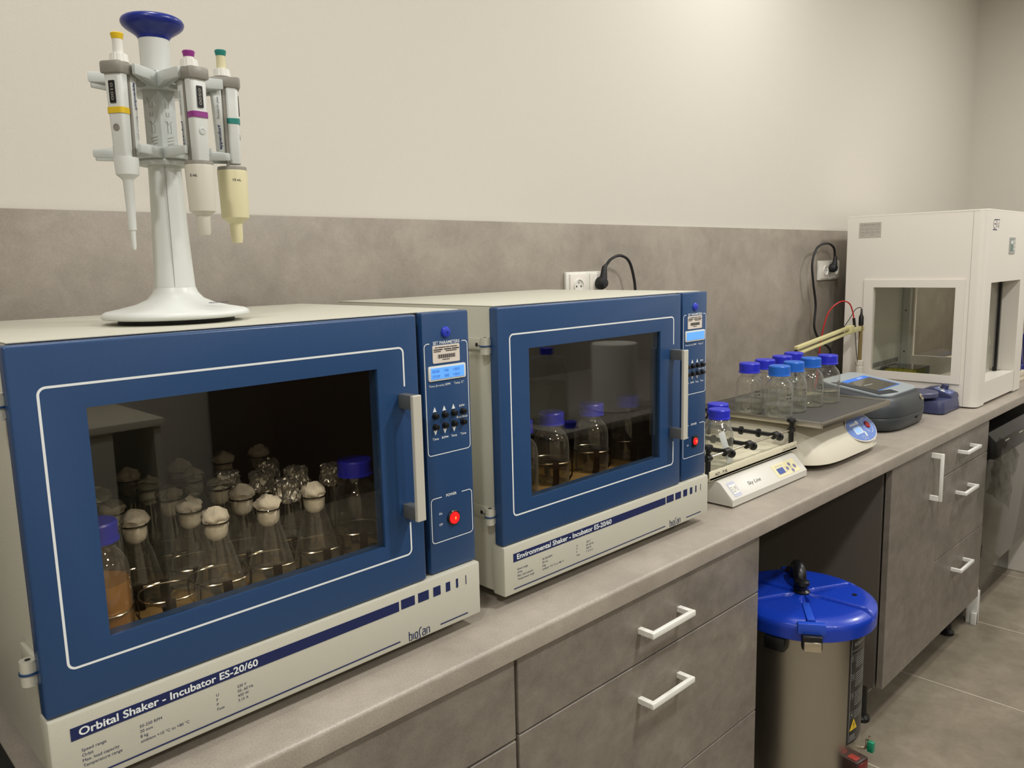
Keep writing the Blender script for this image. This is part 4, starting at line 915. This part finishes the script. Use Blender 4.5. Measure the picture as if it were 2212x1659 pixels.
b = BM(); box(b, .0205, HW-.0205, .06, HD-.001, Z0, .025); obj('work_floor', b, M_whitem, hd, False)
b = BM(); box(b, .0205, HW-.0205, .05, HD-.001, .485, Z1-.004); obj('filter_box', b, M_whitem, hd, False)
b = BM(); box(b, HW-.055, HW-.0215, HD-.062, HD-.031, .026, .484); pr_ = obj('corner_post', b, M_grey, hd, False)
b = BM()
for zz in (.14, .33): cyl(b, (HW-.056, HD-.046, zz), (HW-.0545, HD-.046, zz), .004, 10)
obj('screw', b, M_dgrey, pr_)
# front frame with rounded vertical edges and opening
b = BM(); fx0, fx1 = .092, .492; oz0, oz1 = .093, .472
R_ = .028
def col_prof(x0, x1, rl, rr_):
    pts = []
    pts += [(x1, .047)]
    pts += [(x0, .047)]
    pts += arc(x0+R_, R_, R_, 180, 270, 8) if rl else [(x0, 0)]
    pts += arc(x1-R_, R_, R_, 270, 360, 8) if rr_ else [(x1, 0)]
    return pts
prism(b, col_prof(0, fx0, True, False), lambda x, y, k: Vector((x, y, Z0 if k == 0 else Z1)))
prism(b, col_prof(fx1, HW, False, True), lambda x, y, k: Vector((x, y, Z0 if k == 0 else Z1)))
box(b, fx0, fx1, 0, .047, Z0+.006, oz0); box(b, fx0, fx1, 0, .047, oz1, Z1)
ff = obj('front_frame', b, M_whitem, hd)
b = BM(); prism(b, [(0, .47+.04), (0, .028)]+arc(.028, .028, .028, 180, 270, 6)+arc(HW-.028, .028, .028, 270, 360, 6)+[(HW, .51)], lambda x, y, k: Vector((x, y, Z1-.0005 if k == 0 else Z1+.007)), .0008); obj('top_panel', b, M_whitem, hd)
b = BM(); box(b, fx0-.0005, fx1+.0005, .047, .20, oz0-.012, oz0-.002); box(b, fx1, fx1+.012, .047, .20, oz0, oz1); obj('sill', b, M_whitem, ff, False)
b = BM(); box(b, fx0-.02, fx1+.03, .06, .064, oz0+.02, oz1+.02); obj('sash_glass', b, M_hpane, hd, False)
b = BM(); box(b, fx1-.045, fx1-.03, .055, .07, oz0, oz1+.01); obj('sash_seal', b, M_black, hd, False)
b = BM(); box(b, fx1+.002, fx1+.004, -.0006, .001, Z0, oz0); obj('seam', b, M_mgrey, ff, False); b = BM(); box(b, -.0003, .001, .0465, .0475, Z0, Z1); obj('seam', b, M_mgrey, ff, False)
Fh = FR(0)
b = BM(); flat(b, rrect(.296, .372, .578, .642, .003), Fh, th=.002); dp = obj('display_panel', b, pm('grey_label', (164, 164, 158), .45), ff, False)
b = BM(); flat(b, [(.305, .588), (.342, .588), (.342, .634), (.305, .634)], FR(-.002)); ds_ = obj('display', b, pm('teal_grey_lcd', (96, 124, 116), .3), dp, False)
b = BM(); flat(b, [(.309, .616), (.338, .616), (.338, .630), (.309, .630)], FR(-.0026)); 
for k in range(3): flat(b, oval(.006, .006, 12), (Vector((.357, -.0023, .596+k*.015)), Vector((1, 0, 0)), Vector((0, 0, 1)), Vector((0, -1, 0))))
obj('key', b, M_pgrey, dp, False)
b = BM(); Fq = FR(0)
stroke(b, arc(.088, .690, .016, 60, 300, 14), .003, Fq); stroke(b, [(.080, .690), (.104, .690)], .003, Fq); stroke(b, [(.086, .706), (.150, .7065)], .003, Fq); stroke(b, [(.112, .706), (.108, .676)], .0035, Fq); stroke(b, [(.128, .696), (.122, .684), (.134, .680)], .003, Fq); stroke(b, [(.142, .698), (.138, .676)], .003, Fq); stroke(b, [(.068, .669), (.118, .669)], .004, Fq)
for v in b.verts: v.co.x += .0
obj('logo', b, M_navyink, ff, False)
b = BM(); FL = (Vector((-.0002, 0, 0)), Vector((0, -1, 0)), Vector((0, 0, 1)), Vector((-1, 0, 0)))
flat(b, [(-.465, .656), (-.378, .656), (-.378, .716), (-.465, .716)], FL, th=.0006); pt_ = obj('rating_plate', b, pm('silver_label', (182, 176, 166), .4), side_p, False)
FL2 = (Vector((-.001, 0, 0)), FL[1], FL[2], FL[3])
b = BM(); put_text(b, 'BIO-CABINET FLOW HOOD', -.458, .704, .0055, FL2, w=.056, bold=.02); put_text(b, 'CE', -.397, .703, .008, FL2)
for i, (z, row) in enumerate(((.692, ('Voltage', '230V', '50Hz', '0.6A')), (.679, ('Power', '100W', 'Class', 'IP20')), (.666, ('Serial', '', 'DSH-0001', '')))):
    for j, s in enumerate(row):
        if s: put_text(b, s, -.458+j*.0195, z-.002, .0042, FL2, w=.014)
for z in (.6995, .687, .674): flat(b, [(-.461, z), (-.382, z), (-.382, z+.0004), (-.461, z+.0004)], FL2)
obj('lettering', b, M_mgrey, pt_, False)
for fy in (.06, HD-.05):
    for fx in (.05, HW-.05):
        b = BM(); cyl(b, (fx, fy, 0), (fx, fy, .006), .02, 16); obj('foot', b, M_rubber, hd)
# things inside the hood
tp_ = thing('tip_box', 'smoked clear box of yellow pipette tips on the hood floor', 'box', (3.40, .432, .9255), 0)
def ring_box(b, x0, x1, y0, y1, z0, z1, t_=.002):
    box(b, x0, x0+t_, y0, y1, z0, z1); box(b, x1-t_, x1, y0, y1, z0, z1); box(b, x0+t_, x1-t_, y0, y0+t_, z0, z1); box(b, x0+t_, x1-t_, y1-t_, y1, z0, z1)
b = BM(); ring_box(b, 0, .16, -.075, .075, 0, .072); box(b, 0, .16, -.075, .075, .072, .074); obj('lid', b, M_acryl, tp_, False)
b = BM(); box(b, .004, .156, -.071, .071, .001, .030, .001)
obj('rack', b, pm('blue_grey_rack', (150, 165, 180), .4), tp_, False)
b = BM(); box(b, .01, .15, -.066, .066, .030, .056, .001)
for i in range(8):
    for j in range(7): cyl(b, (.018+i*.0178, -.057+j*.019, .056), (.018+i*.0178, -.057+j*.019, .063), .006, 8)
obj('tips', b, pm('tip_yellow', (210, 196, 40), .4), tp_)
pt = thing('pump_bottle', 'pale green pump bottle with white spout seen through both hood windows', 'bottle', (4.42, .30, .9))
b = BM(); lathe(b, [(.04, 0), (.045, .004), (.045, .085), (.043, .09)], 24); obj('body', b, pm('pale_green_plastic', (150, 172, 110), .4), pt)
b = BM(); lathe(b, [(.043, .0905), (.040, .11), (.026, .135), (.012, .145)], 24); obj('shoulder', b, pm('dark_olive_plastic', (50, 50, 38), .4), pt)
b = BM(); cyl(b, (0, 0, .145), (0, 0, .205), .007, 12); cyl(b, (0, 0, .205), (-.05, .02, .20), .007, 10); obj('pump', b, M_white, pt)
b = BM(); lathe(b, [(.0, 0), (.09, .006), (.115, .025), (.10, .05), (.05, .065), (0, .067)], 28, (4.34, .43), close=False)
for v in b.verts:
    v.co.z += .902; n_ = noise.noise_vector(v.co*22)*.012; v.co.x += n_.x; v.co.y += n_.y
tag(obj('cotton_wool', b, M_cotton), 'soft white heap of cotton wool on the worktop seen through both hood windows', 'cotton')
# glove / cloth hanging inside front opening
b = BM(); nx, nz = 8, 16
V = [[b.verts.new((3.48+.10*i/nx, .135+.012*math.sin(i*1.4+j*.3), .935+.29*j/nz)) for j in range(nz+1)] for i in range(nx+1)]
for i in range(nx+1):
    for j in range(nz+1):
        v = V[i][j]; k = (j/nz); v.co.x = 3.53+(v.co.x-3.53)*(1-.55*k); v.co += noise.noise_vector(v.co*22)*.010
for i in range(nx):
    for j in range(nz): b.faces.new((V[i][j], V[i+1][j], V[i+1][j+1], V[i][j+1]))
bmesh.ops.solidify(b, geom=b.faces[:], thickness=.002)
tag(obj('cloth', b, M_paper), 'crumpled white wipe propped up inside the open front of the hood', 'cloth')

# ------------------------------------------------------------------ rack with blue loops right of the hood
rk = thing('tool_rack', 'beige bench rack with dark blue handled tools right of the hood', 'rack', (3.90, .20, .9))
b = BM(); box(b, -.06, .30, -.10, .03, .0, .02, .004); box(b, -.06, .30, -.04, .02, .02, .235, .02); box(b, -.06, .30, -.10, -.07, .02, .05, .004)
obj('body', b, pm('warm_beige_plastic', (214, 204, 184), .45), rk)
b = BM(); put_text(b, '1', .02, .028, .012, FR(-.1003)); put_text(b, '—', .015, .022, .006, FR(-.1003)); obj('lettering', b, M_blackink, rk, False)
for k, (x, z0_, z1_, lean) in enumerate(((.03, .045, .165, -.02), (.07, .06, .215, -.025), (.13, .05, .20, -.02), (.19, .05, .21, -.02))):
    b = BM(); cyl(b, (x, -.085, z0_), (x+lean, -.075, z1_), .0065, 12); lathe(b, [(.0, z0_-.012), (.012, z0_-.010), (.014, z0_+.012), (.008, z0_+.026)], 14, (x, -.085)); obj('tool_handle', b, pm('dark_blue_plastic', (28, 34, 110), .35), rk)

# ------------------------------------------------------------------ steel vessel with blue lid
VC = Vector((1.69, .03, 0)); VR = .151
vs = thing('steel_vessel', 'tall stainless steel vessel with blue clamped lid standing in the gap', 'vessel', VC)
b = BM(); lathe(b, [(VR-.01, .03), (VR, .034), (VR, .598), (VR-.004, .600)], 72); bd_ = obj('body', b, M_steel, vs)
b = BM(); lathe(b, [(VR-.03, .004), (VR-.012, .006), (VR-.012, .03)], 48); obj('plinth', b, M_black, vs)
LR = .178; b = BM(); seg = 96
def lid_z(rr_, th):
    z = .634 if rr_ < LR*.82 else .634-.012*((rr_/LR-.82)/.18)**2
    if rr_ > .03:
        d = abs(((th-GA+PI/6) % (PI/3))-PI/6)*rr_; q_ = max(0, min(1, (.0105-d)/.006)); z -= .014*q_*q_*(3-2*q_)
    return z
GA = math.radians(33)
rad_ = [.0, .02, .035, .05, .065, .08, .095, .11, .125, .14, .15, .16, .166, .171, .175, .178]
cen = b.verts.new((0, 0, .632)); rgs = []; segs = 480
for rr_ in rad_[1:]: rgs.append([b.verts.new((rr_*math.cos(2*PI*k/segs), rr_*math.sin(2*PI*k/segs), lid_z(rr_, 2*PI*k/segs))) for k in range(segs)])
for k in range(segs): b.faces.new((cen, rgs[0][k], rgs[0][(k+1) % segs]))
for a, c in zip(rgs, rgs[1:]):
    for k in range(segs): b.faces.new((a[k], a[(k+1) % segs], c[(k+1) % segs], c[k]))
prev = rgs[-1]
for rr_, z in ((LR+.001, .610), (LR, .585), (LR-.004, .582), (LR-.012, .584)):
    rg = [b.verts.new((rr_*math.cos(2*PI*k/segs), rr_*math.sin(2*PI*k/segs), z)) for k in range(segs)]
    for k in range(segs): b.faces.new((prev[k], prev[(k+1) % segs], rg[(k+1) % segs], rg[k]))
    prev = rg
lid = obj('lid', b, M_lidblue, vs, ang=50)
b = BM(); lathe(b, [(.019, .628), (.020, .638), (.013, .642), (.013, .650), (.019, .656), (.018, .664), (.010, .668), (0, .669)], 24, (.0, -.0)); obj('valve_knob', b, M_black, lid)
b = BM(); 
for s in (-1, 1):
    pass
tube(b, [(.02, .105, .632), (.016, .09, .665), (.012, .065, .678), (.008, .04, .668), (.006, .03, .634)], [.017, .0165, .016, .0165, .017], 12, 5); lathe(b, [(.024, .630), (.026, .640), (.02, .646), (0, .647)], 20, (.03, .135)); bmesh.ops.transform(b, matrix=Matrix.Rotation(-.78, 4, 'Z'), verts=b.verts[:]); obj('carry_handle', b, M_black, lid)
b = BM(); cyl(b, (.072, -.105, .6335), (.072, -.105, .6352), .0065, 16); obj('vent_hole', b, M_black, lid)
for th in (math.radians(-147), math.radians(33)):
    ca, sa = math.cos(th), math.sin(th); R4 = Matrix.Rotation(th, 4, 'Z')
    b = BM(); box(b, LR-.012, LR+.006, -.032, .032, .604, .632, .003); box(b, .07, LR-.01, -.009, .009, .632, .637, .001); bmesh.ops.transform(b, matrix=R4, verts=b.verts[:]); obj('clamp_seat', b, pm('light_blue_trim', (34, 76, 190), .3), lid)
    b = BM(); box(b, LR-.002, LR+.020, -.023, .023, .572, .607, .004); bmesh.ops.transform(b, matrix=R4, verts=b.verts[:]); cpn = obj('clamp', b, M_black, lid)
    b = BM(); box(b, LR+.010, LR+.0225, -.019, .021, .570, .594, .003); bmesh.ops.transform(b, matrix=R4, verts=b.verts[:]); obj('latch', b, M_wire, cpn)
for th in (math.radians(-174), math.radians(6)):
    b = BM(); box(b, VR-.002, VR+.032, -.026, .026, .548, .582, .006); bmesh.ops.transform(b, matrix=Matrix.Rotation(th, 4, 'Z'), verts=b.verts[:]); obj('side_grip', b, M_black, vs)
# label wrapped on the body
def wrap(b, rr_):
    for v in b.verts: th = v.co.x/VR; q = rr_+v.co.y*-1; v.co = Vector((q*math.cos(th), q*math.sin(th), v.co.z))
TH0 = math.radians(-106)*VR
def strip(b, x0, x1, z0, z1, off, n=14):
    vs_ = [[b.verts.new((x0+(x1-x0)*i/n, -off, z)) for z in (z0, z1)] for i in range(n+1)]
    for i in range(n): b.faces.new((vs_[i][0], vs_[i+1][0], vs_[i+1][1], vs_[i][1]))
b = BM(); strip(b, TH0, TH0+.105, .290, .575, .0005); wrap(b, VR); lbl = obj('instruction_label', b, M_signblk, vs)
FWp = (Vector((0, 0, 0)), Vector((1, 0, 0)), Vector((0, 0, 1)), Vector((0, -1, 0)))
b = BM(); x0_ = TH0+.006
stroke(b, [(x0_, .298), (x0_, .567)], .0012, FWp, t=.001)
for zz in (.298, .567, .535):
    stroke(b, [(x0_+k*.0093, zz) for k in range(11)], .0012, FWp, t=.001)
put_text(b, 'WORKING RULES', x0_+.010, .545, .010, FWp, w=.075, bold=.02, t=.001)
zt = .525
for n_ in '1234':
    put_text(b, n_, x0_+.006, zt-.012, .009, FWp, t=.001); stroke(b, [(x0_+.003, zt-.016), (x0_+.003, zt), (x0_+.014, zt), (x0_+.014, zt-.016)], .0008, FWp, t=.001, closed=True)
    for k in range(7 if n_ != '4' else 4):
        L_ = .070-.01*((k*5) % 3); nn = 10; stroke(b, [(x0_+.019+L_*i/nn, zt-.002-k*.0055) for i in range(nn+1)], .0016, FWp, t=.001)
    zt -= .050
for k in range(5): stroke(b, [(x0_+.004+.006*i, .3125-k*.0028) for i in range(5)], .0012, FWp, t=.001)
wrap(b, VR); obj('printing', b, M_greyink, lbl, False)
b = BM(); wx, wz = x0_+.020, .325
flat(b, [(wx-.016, wz), (wx+.016, wz), (wx, wz+.028)], FWp, t=.0012); wrap(b, VR); wt = obj('warning_triangle', b, M_yellow, lbl, False)
b = BM(); stroke(b, [(wx, wz+.008), (wx, wz+.02)], .002, FWp, t=.0022); stroke(b, [(wx, wz+.003), (wx, wz+.0055)], .002, FWp, t=.0022); wrap(b, VR); obj('exclamation_mark', b, M_blackink, wt, False)
th = math.radians(-100); R4 = Matrix.Rotation(th, 4, 'Z')
b = BM(); box(b, VR-.004, VR+.036, -.024, .024, .206, .264, .004); bmesh.ops.transform(b, matrix=R4, verts=b.verts[:]); mt = obj('temperature_display', b, M_meter, vs)
b = BM(); box(b, VR+.036, VR+.0372, -.019, .019, .222, .258, .0004); bmesh.ops.transform(b, matrix=R4, verts=b.verts[:]); obj('display', b, pm('dull_red_display', (110, 30, 30), .25), mt)
b = BM(); box(b, VR+.004, VR+.028, -.018, .002, .264, .2655, .0004); bmesh.ops.transform(b, matrix=R4, verts=b.verts[:]); obj('red_stripe', b, pm('dull_red_plastic', (150, 50, 40), .35), mt)
b = BM(); cyl(b, ((VR+.0)*math.cos(th-.50), (VR)*math.sin(th-.50), .212), ((VR+.022)*math.cos(th-.50), (VR+.022)*math.sin(th-.50), .212), .011, 16); obj('drain_knob', b, M_black, vs)
th2 = math.radians(-84); b = BM(); tube(b, [(VR*math.cos(th2), VR*math.sin(th2), .262), ((VR+.02)*math.cos(th2), (VR+.02)*math.sin(th2), .268), ((VR+.022)*math.cos(th2), (VR+.022)*math.sin(th2), .290)], .004, 8, 4); cyl(b, ((VR+.028)*math.cos(th2), (VR+.028)*math.sin(th2), .290), ((VR+.028)*math.cos(th2), (VR+.028)*math.sin(th2), .302), .003, 8); tpv = obj('tap', b, M_wire, vs)
b = BM(); box(b, (VR+.016)*math.cos(th2)-.006, (VR+.016)*math.cos(th2)+.008, (VR+.03)*math.sin(th2)-.01, (VR+.03)*math.sin(th2)+.006, .262, .290, .003); obj('tap_lever', b, M_green, tpv)

# ------------------------------------------------------------------ appliance under the counter at the right
ap = thing('undercounter_appliance', 'glossy dark grey appliance with black top section under the worktop at the right', 'appliance', (3.195, .02, 0))
AW = .78
b = BM(); box(b, .0, AW, .03, .55, .216, .80, .004); box(b, .0, AW, .098, .55, .004, .215, .002); obj('cabinet_body', b, M_black, ap)
b = BM(); box(b, .0, AW, .0, .028, .215, .69, .006); dr_ = obj('door_panel', b, M_appl, ap)
b = BM(); box(b, .0, AW, .080, .096, .002, .214, .003); obj('kick_panel', b, M_appl, ap)
b = BM(); prism(b, [(-.03, .70), (-.03, .77), (.0, .80), (.028, .80), (.028, .70)], lambda y, z, k: Vector((0 if k == 0 else AW, y, z)), .003); tpn = obj('control_section', b, M_black, ap)
b = BM()
for xx in (.12, .32): box(b, xx, xx+.06, -.0312, -.0298, .752, .757)
obj('bright_strip', b, M_wire, tpn)  # two short bright metal strips on the black front
b = BM(); prism(b, [(.012, .30), (.020, .30), (.024, .345), (.018, .350), (.012, .32)], lambda x, z, k: Vector((x, -.0015 if k == 0 else .0005, z))); obj('peeled_gap', b, M_black, dr_)
b = BM(); nx, nz = 8, 12
V = [[b.verts.new((-.03+.19*i/nx-.10*j/nz, -.045-.03*math.sin(i/nx*2), .80-.20*j/nz-.10*i/nx)) for j in range(nz+1)] for i in range(nx+1)]
for i in range(nx+1):
    for j in range(nz+1): V[i][j].co += noise.noise_vector(V[i][j].co*25)*.008
for i in range(nx):
    for j in range(nz): b.faces.new((V[i][j], V[i+1][j], V[i+1][j+1], V[i][j+1]))
bmesh.ops.solidify(b, geom=b.faces[:], thickness=.0006)
obj('protective_film', b, M_film, ap)
b = BM(); box(b, 3.985, 4.6, -.16, .60, .001, .857, .004); tag(obj('white_cabinet', b, M_whitem), 'plain white cabinet side at floor level at the far right edge', 'cabinet')

# ------------------------------------------------------------------ the other side of the aisle (seen only in the door glass)
tb_ = thing('lab_table', 'long pale bench across the aisle mirrored in the incubator windows', 'table', (0, 0, 0))
b = BM(); box(b, 1.98, 4.4, -2.05, -.93, .822, .85, .002); obj('tabletop', b, pm('pale_laminate', (150, 146, 136), .4), tb_)
b = BM(); box(b, 2.02, 4.36, -2.0, -1.0, .06, .821); obj('cupboard', b, M_wood, tb_)
b = BM(); lathe(b, [(.02, .0), (.095, 0), (.098, .004), (.098, .286), (.095, .29), (.02, .29)], 40)
o = obj('paper_roll', b, M_paper); o.location = (2.50, -1.10, .8503); tag(o, 'big white paper towel roll standing on the bench across the aisle', 'paper roll')
big = bottle_proto('media_bottle', 'large bottle of clear liquid on the bench across the aisle', .085, .30, .16, M_water); big.location = (2.12, -1.14, .8503)
b = cap_bm(.0268, 0, .0245); o = obj('bottle_cap', b, M_cap); o.location = (2.09, -.99, .8503); tag(o, 'loose blue bottle cap lying on the bench across the aisle', 'cap')
b = BM(); lathe(b, [(0, 0), (.05, 0), (.052, .004), (.02, .10), (.016, .14), (.017, .143)], 24, close=False); o = obj('flask', b, M_glass); o.location = (2.26, -1.22, .8503); tag(o, 'clear conical flask on the bench across the aisle', 'flask')
ds = thing('desk', 'pale desk with papers across the aisle, mirrored in the near window', 'desk', (0, 0, 0))
b = BM(); box(b, .30, 1.08, -3.2, -2.25, .87, .90, .002); obj('desktop', b, pm('cream_laminate', (214, 206, 186), .5), ds)
b = BM(); box(b, .32, .88, -3.1, -2.27, .0, .869); obj('pedestal', b, M_cream, ds)
b = BM(); box(b, 1.04, 1.07, -3.1, -2.27, 0, .869); obj('leg', b, M_cream, ds)
b = BM(); box(b, .60, .81, -2.60, -2.30, .9005, .903); o = tag(obj('paper_sheet', b, M_paper), 'white paper sheet on the pale desk across the aisle', 'paper')
b = BM(); box(b, 1.95, 3.6, -3.75, -3.3, 0, 2.1, .004); tag(obj('wardrobe', b, M_wood), 'brown tall cupboard against the opposite wall', 'cupboard')
